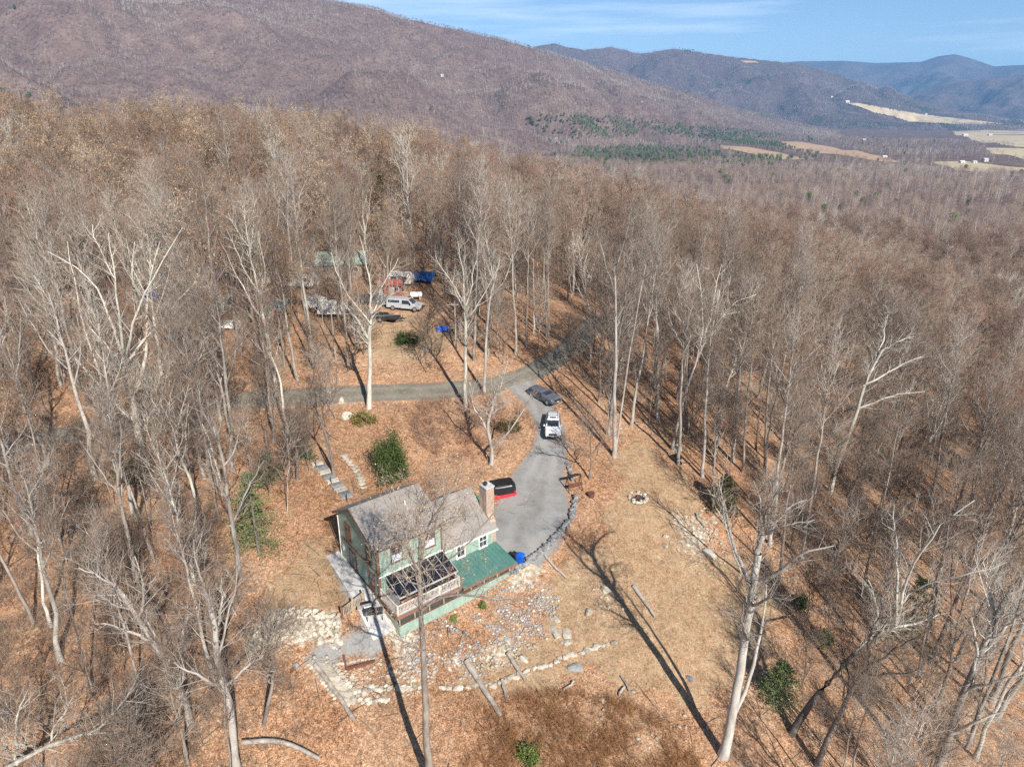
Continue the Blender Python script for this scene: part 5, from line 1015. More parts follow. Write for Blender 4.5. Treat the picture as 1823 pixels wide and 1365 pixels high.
hero('twisted grey tree with a pale side limb at the bottom left of the steps', [(420,1380),(414,1300),(408,1250),(393,1220),(385,1150),(372,1060)], [[(393,1222),(365,1210,-1),(335,1192,-1),(310,1178,-1)], [(386,1150),(400,1090,1),(395,1020,1)], [(375,1075),(350,1020,-1),(345,960,-1)], [(400,1235),(440,1190,1),(470,1160,1)]], .30, BARKG, MG, (4, 4, 4), 0, 57, .5)
hero('short twisted tree in front of the gravel terrace left of the steps', [(470,1290),(482,1240),(488,1200),(484,1160)], [[(486,1205),(460,1170,-1),(440,1130,-1)], [(485,1165),(500,1130,1),(505,1100,1)], [(484,1165),(470,1120,.5),(465,1090,.5)]], .16, BARK, MB_, (4, 4, 4), 0, 58, .5)
hero('pale-limbed tree reaching in from the bottom left corner', [(-60,1440),(0,1368),(80,1330),(150,1305)], [[(150,1305),(190,1290,-.5),(225,1245,-.5),(240,1215,-.5)], [(80,1330),(110,1280,.5),(130,1240,.5)], [(20,1355),(25,1290,.5),(45,1230,.5)], [(150,1305),(200,1310,.5),(240,1290,1)]], .2, BARKP, MP, (4, 4, 3), 0, 59, .5)
hero('slim dark twin tree left of the stepping stones', [(597,845),(590,811),(581,774),(562,727),(541,690)], [[(575,755),(595,700,1),(600,650,1)], [(555,715),(560,660,-1),(570,610,-1)]], .16, BARKD, MD, (4, 4, 4), 0, 60, .4, stem=[(595,838),(580,790),(573,750),(578,700),(590,640)])
hero('slim dark tree beside the slab path', [(531,853),(528,820),(524,785),(520,740)], [[(527,815),(512,785,-1),(500,755,-1)], [(524,785),(540,740,1),(550,700,1)]], .15, BARKD, MD, (4, 4, 4), 0, 61, .4)
hero('tall trunk with broken stub near the left road bend', [(365,850),(352,790),(340,740),(335,690),(345,640)], [[(340,740),(320,700,-1),(312,670,-1)], [(338,700),(360,640,1),(370,600,1)]], .2, BARKG, MG, (4, 4, 4), 0, 62, .5)
hero('grey trunk left of the green pine behind the left lawn', [(425,1030),(415,960),(405,900),(395,830),(380,760)], [[(405,900),(380,850,-1),(370,800,-1)], [(398,840),(425,780,1),(440,730,1)], [(410,930),(440,870,1),(470,820,1)]], .24, BARKG, MG, (4, 4, 4), 0, 63, .45)
hero('thin pale tree just left of the cedar on the yard edge', [(1322,1022),(1308,985),(1296,950),(1292,912),(1286,890)], [[(1290,905),(1275,885,.5),(1262,872,.5)], [(1288,893),(1284,868,0),(1278,840,0)], [(1296,950),(1285,925,-.5),(1275,905,-.5)]], .12, BARKG, MP, (2, 3, 2), 0, 64, .5)

# single evergreens and shrubs
def plant(name, lab, cat, px, py, proto, bark, mats, s=1.0, grp=None, rz=0):
    p = G(px, py); t = empty(name, p, rz, lab, cat, grp, s); T, Cr = proto; link('trunk', T.mesh(name + '_trunk', [bark], True), t); link('crown', Cr.mesh(name + '_crown', mats), t); HEROBASE.append((p.x, p.y)); return t
plant('holly_bush', 'big rounded yellow-green holly behind the house roof', 'bush', 702, 845, make_bush(71, 2.3, 5.4, 15000, .085), BARK, [GREENY, BARK])
plant('cedar', 'bushy bronze-green cedar at the right edge of the lawn', 'cedar', 1287, 912, make_conifer(72, 4.6, 2.1, 50, 46, .03, size=.09), BARK, [GREENB, BARK])
plant('cedar', 'dark green cedar right of the big grey tree', 'cedar', 1384, 1245, make_conifer(73, 4.0, 1.9, 50, 40, .03, size=.07), BARK, [GREENS, BARK])
plant('pine_tree', 'tall soft green pine left of the house', 'pine', 462, 985, make_conifer(74, 8.5, 3.0, 34, 46, .03, size=.085), BARKD, [GREENS, BARKD])
plant('pine_tree', 'smaller green pine beside the upper path', 'pine', 480, 862, make_conifer(75, 4.0, 1.7, 30, 44, .05, size=.075), BARKD, [GREENS, BARKD])
plant('pine_tree', 'small green pine at the top of the slab path', 'pine', 543, 815, make_conifer(76, 3.0, 1.3, 30, 40, .05, size=.07), BARKD, [GREENS, BARKD])
plant('shrub', 'low bronze shrub by the white boulder', 'shrub', 648, 752, make_bush(77, 1.7, 1.3, 2200, .11), BARK, [GREENB, BARK])
plant('shrub', 'bronze-green shrub at the foot of the white-limbed tree', 'shrub', 240, 848, make_bush(78, 2.2, 2.0, 2600, .11), BARK, [GREENB, BARK])
plant('pine_tree', 'hazy green pine among twigs at the lower right', 'pine', 1610, 1150, make_conifer(79, 8, 2.9, 30, 40, .1, size=.085), BARKD, [GREENY, BARKD])
plant('shrub', 'small green bush above the dark cedar at the right', 'shrub', 1468, 1145, make_bush(80, .9, 1.6, 1500, .09), BARK, [GREEN, BARK]); plant('shrub', 'small green bush in the shade right of the big grey tree', 'shrub', 1425, 1075, make_bush(81, .8, 1.3, 1100, .09), BARK, [GREEN, BARK])
plant('shrub', 'yellow-green clump at the bottom edge of the picture', 'shrub', 940, 1345, make_bush(82, 1.2, .9, 1800, .08), BARK, [GREENY, BARK]); plant('grass_tuft', 'green tuft at the foot of the porch wall', 'plant', 858, 1078, make_bush(83, .5, .45, 420, .08), BARK, [GREENY, BARK]); plant('grass_tuft', 'smaller green tuft on the loose rocks', 'plant', 807, 1104, make_bush(84, .4, .4, 350, .08), BARK, [GREENY, BARK])
plant('shrub', 'dull green shrub in the leaves behind the parked cars', 'shrub', 905, 765, make_bush(85, 1.5, 1.6, 1500, .10), BARK, [GREENB, BARK]); plant('shrub', 'low green shrub beside the wire', 'shrub', 728, 610, make_bush(86, 2.2, 1.6, 1800, .12), BARK, [GREENY, BARK])

# ------------------------------------------------------------------ brush, dead fern: uncountable low growth
def brush(name, lab, poly, n, mat, h=(.5, 1.4), seed=9, r=.009, per=5):
    g = np.random.default_rng(seed); B = [G(*p) for p in poly]; x0, x1 = min(b.x for b in B), max(b.x for b in B); y0, y1 = min(b.y for b in B), max(b.y for b in B)
    X = g.uniform(x0, x1, n * 3); Y = g.uniform(y0, y1, n * 3); px, py, _ = proj(X, Y, zt(X, Y)); cl = np.sin(X * .9 + 2 * np.sin(Y * .6)) * np.sin(Y * .8 + 1.3 * np.sin(X * .5)); k = poly_in(poly, px, py) & (cl + g.normal(0, .5, n * 3) > .0); X, Y = X[k][:n], Y[k][:n]
    P = np.repeat(np.c_[X, Y, zt(X, Y)], per, 0); D = unit(g.normal(0, 1, P.shape) * np.array([.6, .6, .2]) + np.array([0, 0, .9])); Ln = g.uniform(*h, (len(P), 1)); A = Acc(); m = P + D * Ln * .5; tip = m + unit(D + g.normal(0, .5, D.shape)) * Ln * .5
    A.add(*cones(P, m, tip, np.full(len(P), r), 3)); b, c, d_, rr = kids(g, P, m, tip, np.full(len(P), r), 3, h[0] * .4, h[1] * .5, 1.0, .1); A.add(*spikes(b, d_, rr * 1.2)); tag(link(name, A.mesh(name, [mat])), lab, 'undergrowth', kind='stuff')
brush('dead_fern', 'rust-brown dead brush along the bottom of the lawn', [(840,1265),(900,1240),(980,1228),(1090,1245),(1200,1280),(1260,1340),(1240,1400),(820,1400)], 1500, DEADFERN, (.4, 1.1), 9, .014)
brush('undergrowth', 'tangle of bare twigs on the left forest floor', [(-80,980),(200,960),(430,1010),(440,1100),(560,1280),(500,1400),(-120,1400)], 2400, TWIG, (.7, 2.0), 10, .012)
brush('undergrowth', 'tangle of bare twigs on the right forest floor', [(1400,960),(1500,900),(1700,930),(1900,1000),(1950,1400),(1450,1400),(1420,1200)], 1800, TWIGP, (.7, 1.8), 11, .012)
brush('undergrowth', 'bare twigs on the bank behind the house', [(700,720),(880,700),(940,740),(900,800),(860,850),(750,800)], 420, TWIGR, (.8, 2.2), 12, .012)
brush('undergrowth', 'bare brush among the covers in the neighbouring clearing', [(380,500),(640,490),(640,600),(560,620),(400,610)], 300, TWIG, (.8, 2.0), 14, .016)
brush('undergrowth', 'twigs along the left of the road', [(-80,620),(330,600),(560,640),(560,700),(300,760),(-80,860)], 900, TWIG, (.8, 2.2), 13, .014)

# fallen sticks strewn through the woods
def sticks():
    g = np.random.default_rng(44); n = 5200; rr = np.sqrt(g.uniform(22 ** 2, 105 ** 2, n)); aa = R(1) * g.uniform(-42, 42, n); X, Y = rr * np.sin(aa), rr * np.cos(aa); px, py, _ = proj(X, Y, zt(X, Y)); k = ~poly_in(GRASS_A, px, py) & ~poly_in([(590,900),(900,860),(930,1040),(690,1150),(600,1060)], px, py) & (dist_path(DRIVE, X, Y) > 5.2) & (dist_path(ROAD, X, Y) > 2.4); X, Y = X[k], Y[k]; n = len(X)
    a = g.uniform(0, 6.28, n); Ln = .4 + 2.8 * g.random(n) ** 2.5; x2, y2 = X + np.cos(a) * Ln, Y + np.sin(a) * Ln; xm, ym = (X + x2) / 2 + g.normal(0, .08, n), (Y + y2) / 2 + g.normal(0, .08, n); A = Acc(); r = .010 + .014 * Ln ** .8 * g.uniform(.5, 1.4, n); V, F = cones(np.c_[X, Y, zt(X, Y) + .05], np.c_[xm, ym, zt(xm, ym) + .08 + .1 * g.random(n)], np.c_[x2, y2, zt(x2, y2) + .06 + .2 * g.random(n)], r, 3); A.add(V, F, np.tile(g.choice([0, 1, 2], n, p=[.45, .35, .2]), len(F) // n)); tag(link('fallen_sticks', A.mesh('fallen_sticks', [DEADW, BARK, BARKD])), 'grey fallen sticks strewn over the dead leaves', 'sticks', kind='stuff')
sticks()
# ------------------------------------------------------------------ the woods
ZN = [('right', 'in the woods right of the lawn', 'bare trees in the woods right of the lawn'), ('left', 'in the woods left of the house', 'bare trees in the woods left of the house'), ('far', 'in the woods beyond the road', 'bare trees in the woods beyond the road'), ('near', 'by the bottom edge of the picture', 'bare trees by the bottom edge')]
PROB = {'right': [('slim0', .30), ('slim1', .27), ('slim2', .19), ('broad1', .10), ('pale1', .05), ('broad0', .09)], 'left': [('slim0', .18), ('slim1', .16), ('slim2', .15), ('broad0', .18), ('broad1', .13), ('oak1', .08), ('pale1', .12)],
        'far': [('slim0', .16), ('slim1', .18), ('broad0', .20), ('broad1', .18), ('pale0', .10), ('oak0', .10), ('slim2', .08)], 'near': [('slim0', .3), ('broad0', .3), ('slim2', .4)]}
HILL = [('broad1', .26), ('oak0', .24), ('oak1', .16), ('broad0', .14), ('slim1', .12), ('pale0', .05), ('pine1', .03)]
HILLR = [('broad1', .40), ('oak1', .07), ('broad0', .22), ('slim1', .20), ('pale0', .08), ('pine1', .03)]
MARK = [((255,808),'white-limbed tree by the road'),((400,1140),'left end of the rock bank'),((480,862),'pine by the upper path'),((462,985),'pine left of the house'),((200,1290),'bottom left corner'),((100,800),'left end of the road'),((60,1080),'left edge of the woods'),((300,960),'leafy slope by the pine'),((656,726),'pale smooth-barked tree by the road'),((450,716),'middle of the road'),
 ((829,722),'twin-forked pale tree'),((1040,600),'upper end of the road'),((984,740),'parked cars'),((722,551),'silver pickup'),((410,583),'low white sheet in the clearing'),((612,490),'faded green roof'),((100,600),'pale limbs left of the clearing'),((1205,800),'tan boulder at the lawn edge'),((1287,908),'bronze-green cedar'),((1478,876),'pale tree with forked white limbs'),((1382,1240),'dark green cedar'),((1520,925),'fallen trunk on the forest floor'),((1610,1150),'hazy green pine'),
 ((1700,1000),'right edge of the woods'),((1640,760),'far slope of the right woods'),((1300,690),'leaning tree with cream limbs'),((1750,1250),'bottom right corner'),((1094,812),'twin-trunked tree'),((1480,640),'deep middle of the right woods'),((880,520),'clearing edge beyond the pickup'),((250,500),'hill left of the clearing'),((1300,560),'brow of the hill')]
MARKW = [(G(*q), n_) for q, n_ in MARK]
def near(x, y): return min(MARKW, key=lambda m: (m[0].x - x) ** 2 + (m[0].y - y) ** 2)[1]
def inst(key, x, y, s, rz, lab, grp, cat='tree', name='bare_tree', tilt=(0, 0), fresh=[]):
    (mt, mc), words = KIND[key]; t = empty(name, (x, y, z1(x, y) - .05), rz, lab, cat, grp, s); t.rotation_euler = (tilt[0], tilt[1], rz); link('trunk', mt, t); link('crown', mc, t); return t
X, Y, g = scatter(4.3, 440, 100)
Z = zt(X, Y); px, py, dep = proj(X, Y, Z); r = np.hypot(X, Y)
HB = np.array(HEROBASE); keep = np.ones(len(X), bool)
keep &= ~poly_in(YARD, px, py) & (dist_path(ROAD, X, Y) > 3.2) & (dist_path(DRIVE, X, Y) > 5.0)
keep &= ~(poly_in(NEIGH, px, py) & (g.random(len(X)) < .45)); keep &= ~poly_in([(630,540),(800,540),(820,600),(790,690),(660,690)], px, py)
hd = np.min(np.hypot(X[:, None] - HB[None, :, 0], Y[:, None] - HB[None, :, 1]), 1); keep &= hd > 2.2
keep &= ~((px > 430) & (px < 1250) & (py > 1180) & (r < 47))
lefty = (px < 620) & (py > 700); keep &= ~(lefty & (g.random(len(X)) < .36))
FRONT = [(1400,885),(1480,885),(1560,870),(1720,960),(1700,1080),(1410,1080)]; keep &= ~(poly_in(FRONT, px, py) & (g.random(len(X)) < .8)); keep &= ~((px > 1215) & (px < 1470) & (py > 1300))
rightw = (px > 1000) & (py > 560); keep &= ~(rightw & (g.random(len(X)) < .2)); keep &= ~(poly_in([(1380,1180),(1640,1130),(1640,1450),(1380,1450)], px, py) & (g.random(len(X)) < .6))
keep &= ~((r > 60) & (g.random(len(X)) < .10)); gap = np.sin(X / 23 + 1.7 * np.sin(Y / 31)) * np.sin(Y / 27 + 1.3 * np.sin(X / 19)) + g.normal(0, .2, len(X)); keep &= ~((r > 130) & (gap > .72))
keep &= (px > -160) & (px < 1990)
X, Y, px, py, r = X[keep], Y[keep], px[keep], py[keep], r[keep]; order = np.argsort(r); X, Y, px, py, r = X[order], Y[order], px[order], py[order], r[order]
def pick(tab): 
    u = g.random() * sum(p for _, p in tab); s = 0
    for k, p in tab:
        s += p
        if u <= s: return k
    return tab[-1][0]
NI = 254; rest = []
for i in range(len(X)):
    hill = (py[i] < 560 and px[i] < 900); zn = 'near' if (py[i] > 1365) else ('right' if (px[i] > 1000 and py[i] > 560) else ('left' if (px[i] <= 640 and py[i] > 720) else 'far'))
    key = pick((HILL if px[i] < 850 else HILLR) if (hill or r[i] > 150) else PROB[zn]); s = (g.uniform(.78, 1.14) if i < NI else g.choice([g.uniform(.5, .8), g.uniform(.8, 1.05), g.uniform(.95, 1.2)], p=[.25, .45, .3])) * (.72 if zn == 'left' and py[i] > 1000 else (.88 if zn == 'left' else 1)); s *= (.6 if zn == 'near' else 1) * (1 - .2 * float(sstep(75, 125, r[i]))); rz = g.uniform(0, 6.28); 
    s = float(s)
    if i < NI and key.startswith('pine'): key = 'broad1'
    if i < NI:
        z = [q for q in ZN if q[0] == zn][0]; lab = KIND[key][1] + ' near the ' + near(X[i], Y[i]); inst(key, X[i], Y[i], s, rz, lab, lab, tilt=(g.normal(0, .03), g.normal(0, .03) + (.05 if zn == 'right' else 0)))
    else: rest.append((X[i], Y[i], z1(X[i], Y[i]) - .1, s, rz, key))
for (a, b, key, s) in ((1211, 828, 'slim1', .95), (1253, 850, 'slim1', .9), (1272, 826, 'slim0', .8), (1307, 820, 'slim1', .9), (1222, 770, 'slim0', .85), (1345, 800, 'slim2', .9), (1560, 820, 'slim1', .95), (1600, 850, 'slim0', 1.0), (1660, 900, 'slim1', 1.0)):
    p = G(a, b); lab = KIND[key][1] + ' on the upper edge of the yard'; inst(key, p.x, p.y, s, g.uniform(0, 6.28), lab, lab, tilt=(0, .06))
# saplings among the near trees
X, Y, g = scatter(4.9, 130, 200, 42, 26); px, py, dep = proj(X, Y, zt(X, Y)); k = ~poly_in(YARD, px, py) & (dist_path(ROAD, X, Y) > 2.6) & (dist_path(DRIVE, X, Y) > 4) & ~((px > 430) & (px < 1250) & (py > 1180)) & (px > -40) & (px < 1870); k &= ~poly_in([(630,540),(800,540),(820,600),(790,660),(660,660)], px, py); k &= ~((px > 1200) & (px < 1480) & (py > 1240)); k &= g.random(len(X)) < .8
for x, y, a, b in zip(X[k], Y[k], px[k], py[k]):
    key = 'sapling0' if g.random() < .6 else 'sapling1'; zn = ZN[0] if (a > 1000 and b > 560) else (ZN[1] if a <= 640 and b > 720 else ZN[2]); lab = KIND[key][1] + ' near the ' + near(x, y)
    inst(key, x, y, g.uniform(.7, 1.3), g.uniform(0, 6.28), lab, lab, 'sapling', 'sapling', (g.normal(0, .08), g.normal(0, .08)))

# the rest of the wood, the valley and the mountain woods: masses of trees, scattered with geometry nodes
HID = bpy.data.collections.new('forest_kinds')          # source meshes, never linked to the scene
def src(name, me, c): o = bpy.data.objects.new(name, me); c.objects.link(o); return o
def gn_forest(name, lab, cat, pts, protos):
    c = bpy.data.collections.new(name + '_kinds')
    for i, me in enumerate(protos): src('%02d_%s' % (i, name), me, c)
    P = np.array([p[:3] for p in pts], np.float32); me = bpy.data.meshes.new(name); me.vertices.add(len(P)); me.vertices.foreach_set('co', P.ravel())
    for an, tp, col in (('scl', 'FLOAT', 3), ('rot', 'FLOAT', 4)):
        a = me.attributes.new(an, tp, 'POINT'); a.data.foreach_set('value', np.array([p[col] for p in pts], np.float32))
    a = me.attributes.new('idx', 'INT', 'POINT'); a.data.foreach_set('value', np.array([p[5] for p in pts], np.int32))
    o = link(name, me); tag(o, lab, cat, kind='stuff'); ng = bpy.data.node_groups.new(name, 'GeometryNodeTree'); ng.interface.new_socket('Geometry', in_out='INPUT', socket_type='NodeSocketGeometry'); ng.interface.new_socket('Geometry', in_out='OUTPUT', socket_type='NodeSocketGeometry')
    A = lambda tp: ng.nodes.new(tp); gi, go, ip, ci = A('NodeGroupInput'), A('NodeGroupOutput'), A('GeometryNodeInstanceOnPoints'), A('GeometryNodeCollectionInfo')
    ci.inputs['Collection'].default_value = c; ci.inputs['Separate Children'].default_value = True; ci.inputs['Reset Children'].default_value = True; ip.inputs['Pick Instance'].default_value = True
    def attr(nm, tp): n = A('GeometryNodeInputNamedAttribute'); n.data_type = tp; n.inputs['Name'].default_value = nm; return n.outputs['Attribute']
    cx = A('ShaderNodeCombineXYZ'); lk = ng.links.new; lk(attr('rot', 'FLOAT'), cx.inputs[2]); lk(gi.outputs[0], ip.inputs['Points']); lk(ci.outputs[0], ip.inputs['Instance']); lk(attr('idx', 'INT'), ip.inputs['Instance Index']); lk(cx.outputs[0], ip.inputs['Rotation']); lk(attr('scl', 'FLOAT'), ip.inputs['Scale']); lk(ip.outputs[0], go.inputs[0])
    md = o.modifiers.new('scatter', 'NODES'); md.node_group = ng; return o
def low(seed, H, sp, nl, bark, mats, n=(3, 4, 3), leaf=0, minr=.03, ls=.16): return one(make_tree(seed, H, .2, .32, sp, nl, *n, leaf=leaf, minr=minr, k=5, leafsize=ls, fork=2, pal=.95), 'wood_tree', bark, mats)
mid = [low(90, 23, 5.0, 13, BARK, [BARK, TWIGF, LEAFT], (3, 4, 3)), low(91, 22, 4.6, 13, BARKG, [BARKG, TWIGR, LEAFT], (3, 4, 3)), low(92, 23, 5.0, 12, BARK, [BARK, TWIGF, LEAFT], (3, 4, 3), 1300, ls=.13), low(93, 21, 4.6, 12, BARKG, [BARKG, TWIGF, LEAFT], (3, 4, 3), 800, ls=.13),
       low(94, 24, 5.2, 11, BARKP, [BARKP, TWIGP, LEAFT], (3, 3, 3)), one(make_conifer(95, 16, 3.0, 16, 26, .2, size=.3), 'wood_pine', BARKD, [GREEN, BARKD])]
IDX = {'broad1': 1, 'oak0': 2, 'oak1': 3, 'broad0': 0, 'slim1': 0, 'slim0': 0, 'slim2': 1, 'pale0': 4, 'pale1': 4, 'pine1': 5, 'pine0': 5}
gn_forest('woods', 'mass of bare brown woods covering the hill beyond the clearing', 'woods', [(a, b, c, s, q, IDX[k]) for a, b, c, s, q, k in rest], mid)
# valley: smaller coarse trees; pines in bands
def coarse(seed, H, sp, n, bark, mat, twig=.09, pale=True):
    g = np.random.default_rng(seed); A = Acc(); tube_np(A, np.array([(0, 0, -1), (0, 0, H * .5), (g.normal(0, .4), g.normal(0, .4), H)]), [.22, .16, .04], 4, 0); t = g.uniform(.28, .98, n); b = np.c_[np.zeros(n), np.zeros(n), t * H]; a = g.uniform(0, 6.28, n); e = g.uniform(.3, 1.1, n); Ln = sp * (1.15 - .6 * t) * g.uniform(.5, 1.1, n)
    d = np.c_[np.cos(a) * np.sin(e), np.sin(a) * np.sin(e), np.cos(e)] * Ln[:, None]; off = np.c_[g.normal(0, sp * .3, (n, 2)), g.normal(0, .6, n)]; A.add(*spikes(b + off, b + off + d, np.full(n, twig)), 1)
    k = n // 6; A.add(*spikes(b[:k], b[:k] + d[:k] * 1.2, np.full(k, .10)), 0)
    return A.mesh('far_tree', [bark, mat])
def round_tree(seed, H, sp, n, bark, mat, r=.07, trunk=.16):
    g = np.random.default_rng(seed); A = Acc(); tube_np(A, np.array([(0, 0, -1), (0, 0, H * .45), (g.normal(0, .3), g.normal(0, .3), H * .9)]), [trunk, trunk * .7, .03], 3, 0)
    q = unit(g.normal(0, 1, (n, 3))) * g.random((n, 1)) ** .4 * np.array([sp, sp, H * .33]) + np.array([0, 0, H * .66]); d = unit(q - np.array([0, 0, H * .35]) + g.normal(0, 1.2, (n, 3))) * g.uniform(.8, 2.0, (n, 1)); A.add(*spikes(q - d * .5, q + d * .5, np.full(n, r)), 1)
    k = 8; a = g.uniform(0, 6.28, k); e = g.uniform(.4, .9, k); d = np.c_[np.cos(a) * np.sin(e), np.sin(a) * np.sin(e), np.cos(e)] * sp; b = np.c_[np.zeros((k, 2)), g.uniform(.35, .6, k) * H]; A.add(*spikes(b, b + d, np.full(k, .08)), 0); return A.mesh('far_tree', [bark, mat])
farp = [round_tree(101, 17, 4.6, 210, BARKG, TWIGF, .06), round_tree(102, 16, 4.6, 210, BARKG, TWIGM, .06), round_tree(103, 19, 4.2, 150, BARKP, TWIGM, .06, .24), round_tree(104, 15, 4.0, 170, BARKP, TWIGP, .055, .2), round_tree(105, 15, 3.4, 330, BARKD, GREENV, .26), round_tree(106, 9, 2.5, 220, BARKD, GREENV, .24)]
mtnp = [round_tree(111, 15, 4.4, 150, BARKG, TWIGM), round_tree(112, 14, 4.6, 150, BARK, TWIGMR), round_tree(113, 16, 4.0, 110, BARKP, TWIGM, .06, .24), round_tree(114, 14, 3.8, 120, BARKP, TWIGP, .06, .2), round_tree(105, 15, 3.4, 330, BARKD, GREENV, .26)]
def clear_of_fields(x, y):
    k = np.ones(len(x), bool)
    for q in FIELDS: k &= ~poly_in(q, x, y)
    return k
g = np.random.default_rng(300); pts = []
def polar(n, r0, r1, a0, a1):
    rr = np.sqrt(g.uniform(r0 ** 2, r1 ** 2, n)); aa = R(1) * g.uniform(a0, a1, n); return rr * np.sin(aa), rr * np.cos(aa)
PINEPX = [[(1020,268),(1130,262),(1260,268),(1300,285),(1180,292),(1040,290)], [(1130,220),(1230,226),(1340,250),(1420,262),(1330,262),(1230,246)], [(1250,280),(1400,284),(1440,292),(1330,298)], [(950,220),(1060,228),(1130,245),(1040,252),(970,240)], [(1460,212),(1560,220),(1640,226),(1540,228)], [(660,246),(780,243),(800,252),(690,258)]]
x, y = polar(17000, 440, 1500, -45, 45); x2, y2 = polar(15000, 1500, 3600, -45, 45); x, y = np.r_[x, x2], np.r_[y, y2]; k = clear_of_fields(x, y); x, y = x[k], y[k]; z = zt(x, y); rr = np.hypot(x, y); px, py, _ = proj(x, y, z)
# right end of the valley is open farmland
k = (px > -250) & (px < 2080) & ~((px > 1660) & (py < 318) & (g.random(len(x)) < .45)); x, y, z, rr, px, py = x[k], y[k], z[k], rr[k], px[k], py[k]; pin = np.zeros(len(x), bool)
for q in PINEPX: pin |= poly_in(q, px, py) & (g.random(len(x)) < .85)
pin |= poly_in([(930,212),(1130,215),(1450,250),(1460,300),(1000,300),(900,260)], px, py) & (np.sin(x / 90 + 1.5 * np.sin(y / 130)) * np.sin(y / 110) + g.normal(0, .35, len(x)) > .35); pin |= g.random(len(x)) < .02; pale = np.sin(x / 180 + 1) * np.sin(y / 260) + g.normal(0, .5, len(x))
ix = np.where(pin, g.choice([4, 5], len(x), p=[.7, .3]), np.where(pale > .55, g.choice([2, 3], len(x)), g.choice([0, 1, 2], len(x), p=[.5, .36, .14])))
pts = list(zip(x, y, z - .3, g.uniform(.7, 1.15, len(x)) * np.where(pale > .55, .9, 1), g.uniform(0, 6.28, len(x)), ix))
gn_forest('valley_woods', 'grey winter woods with scattered pines filling the valley floor', 'woods', pts, farp)
pts = []
for li, (n, s0) in enumerate(((75000, .9), (45000, 1.0))):
    f, tab, pxs = LF[li]; aa = g.uniform(tab[:, 0].min(), tab[:, 0].max(), n); fo, ri = np.interp(aa, tab[:, 0], tab[:, 1]), np.interp(aa, tab[:, 0], tab[:, 2]); s = g.random(n) ** .85 * 1.03; rr = fo + (ri - fo) * s; A_ = np.radians(aa); x, y = rr * np.sin(A_), rr * np.cos(A_); z = f(x, y, rr, A_); ok = z > zt(x, y) - 2
    px, py, _ = proj(x, y, z); ok &= (px > -250) & (px < 2080) & (py > -120)
    if li == 1: ok &= ~poly_in([(1500,180),(1580,192),(1740,213),(1790,223),(1620,219),(1555,203),(1520,190)], px, py) & ~poly_in([(1316,106),(1355,107),(1355,113),(1320,113)], px, py)
    zone = fbm(x, y, 520, 12); streak = .7 * zone + .6 * np.sin(x / 210 + .7 * np.sin(y / 300)) + np.sin(y / 170 + 1.1 * np.sin(x / 260)) + g.normal(0, .7, n); ev = fbm(x, y, 700, 8) + g.normal(0, .12, n)
    pz = np.zeros(n, bool)
    for q in PINEPX + [[(940,205),(1130,212),(1420,245),(1380,258),(1100,240),(930,225)], [(1440,205),(1600,222),(1560,236),(1430,222)]]: pz |= poly_in(q, px, py) & (g.random(n) < .5)
    ix = np.where(pz | (ev > (1.2 if li == 0 else .85)), 4, np.where(streak > .55, g.choice([2, 3], n), np.where(zone + g.normal(0, .3, n) < -.2, g.choice([0, 1], n, p=[.3, .7]), g.choice([0, 1, 2], n, p=[.6, .25, .15]))))
    for q in zip(x[ok], y[ok], z[ok] - .5, g.uniform(.75, 1.2, n)[ok] * s0, g.uniform(0, 6.28, n)[ok], ix[ok]): pts.append(q)
gn_forest('mountain_woods', 'purple-grey winter woods covering the mountain slopes', 'woods', pts, mtnp)

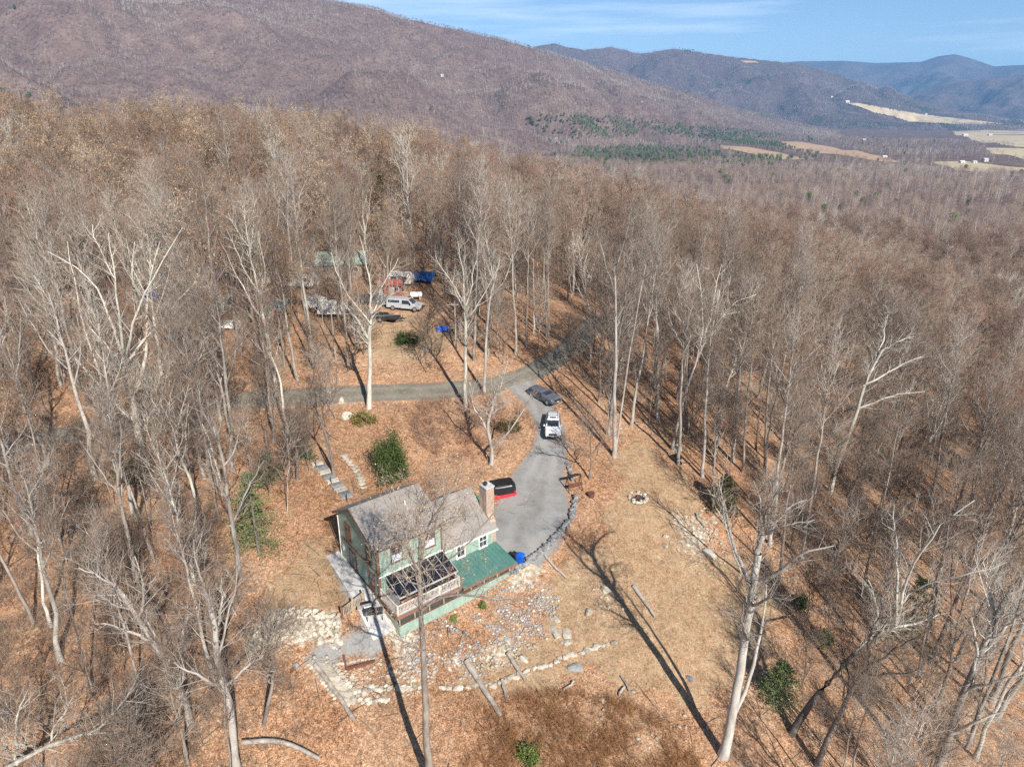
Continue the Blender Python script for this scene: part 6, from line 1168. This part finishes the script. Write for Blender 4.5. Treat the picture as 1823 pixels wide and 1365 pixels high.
# ------------------------------------------------------------------ far farm buildings
def far_house(px, py, w_, l_, h, wm_, rm_, lab, lf=None, rz=0.3):
    if lf is None: p = G(px, py)
    else:
        f, tab, _ = lf; d = ray(px, py); az = math.atan2(d[0], d[1]); te = d[2] / math.hypot(d[0], d[1]); rr = np.linspace(np.interp(math.degrees(az), tab[:, 0], tab[:, 1]), np.interp(math.degrees(az), tab[:, 0], tab[:, 2]), 900); zz = f(rr * math.sin(az), rr * math.cos(az), rr, np.full_like(rr, az)); i = int(np.argmax(zz > CAMZ + rr * te)); p = Vector((rr[i] * math.sin(az), rr[i] * math.cos(az), zz[i]))
    w_, l_, h = w_ * .72, l_ * .72, h * .7; t = empty('farmhouse', p, rz, lab, 'farm building', 'farm buildings far off in the valley'); MB().prism([(-w_ / 2, -4), (w_ / 2, -4), (w_ / 2, h), (0, h + w_ * .3), (-w_ / 2, h)], -l_ / 2, l_ / 2).build('wall', wm_, t); MB().prism([(-w_ / 2 - .6, h - .3), (0, h + w_ * .3 + .05), (w_ / 2 + .6, h - .3), (w_ / 2 + .6, h + .1), (0, h + w_ * .3 + .6), (-w_ / 2 - .6, h + .1)], -l_ / 2 - .7, l_ / 2 + .7).build('roof', rm_, t)
    MB().box(-1, 1, -w_ / 2 - .2, -w_ / 2 - .01, 0, min(3, h - .5)).build('door', TRIM, t); return t
for a in ((1712,291,9,16,5,WHITEF,WHITEF,'white farm shed at the left of the lowest pale field'), (1734,291,8,14,5,WHITEF,GREYT,'small white barn in the middle of the lowest pale field'), (1753,288,11,16,7,WHITEF,GREYT,'larger white farmhouse at the right of the lowest pale field'), (1718,242,14,40,8,WHITEF,WHITEF,'long white farm building across the middle field'), (1735,226,14,26,12,WHITEF,GREYT,'white farmhouse near the top of the middle field'), (1762,242,14,30,8,GREYT,WHITEF,'grey barn with a white roof among dark trees'), (1574,281,9,18,4,WHITEF,WHITEF,'low white roof at the end of the orange field'), (1538,250,10,20,5,WHITEF,WHITEF,'white roof alone in the middle of the valley woods')): far_house(*a)
for a in ((1508,182,22,50,8,WHITEF,WHITEF,'long white building at the upper end of the sloping pasture', LF[1]), (1481,174,18,36,8,WHITEF,WHITEF,'white building above the sloping pasture', LF[1]), (1648,205,16,28,9,WHITEF,WHITEF,'white building at the edge of the sloping pasture', LF[1]), (1143,183,7,12,4,WHITEF,WHITEF,'tiny white house on the lower slope of the near mountain', LF[0]), (787,135,7,12,4,CREAM,WHITEF,'cream cabin high on the near mountain', LF[0])): far_house(*a)

# ------------------------------------------------------------------ air
hm = bpy.data.materials.new('haze'); hm.use_nodes = True; t = hm.node_tree; t.nodes.clear(); pv = t.nodes.new('ShaderNodeVolumePrincipled'); om = t.nodes.new('ShaderNodeOutputMaterial'); pv.inputs['Color'].default_value = (.24, .56, 1, 1); pv.inputs['Density'].default_value = 6.8e-5; pv.inputs['Anisotropy'].default_value = .0; t.links.new(pv.outputs[0], om.inputs['Volume'])
hz = MB().box(-15000, 15000, -3000, 15500, -180, 900).build('haze', hm); tag(hz, 'thin blue winter haze over the valley', 'haze', kind='stuff')
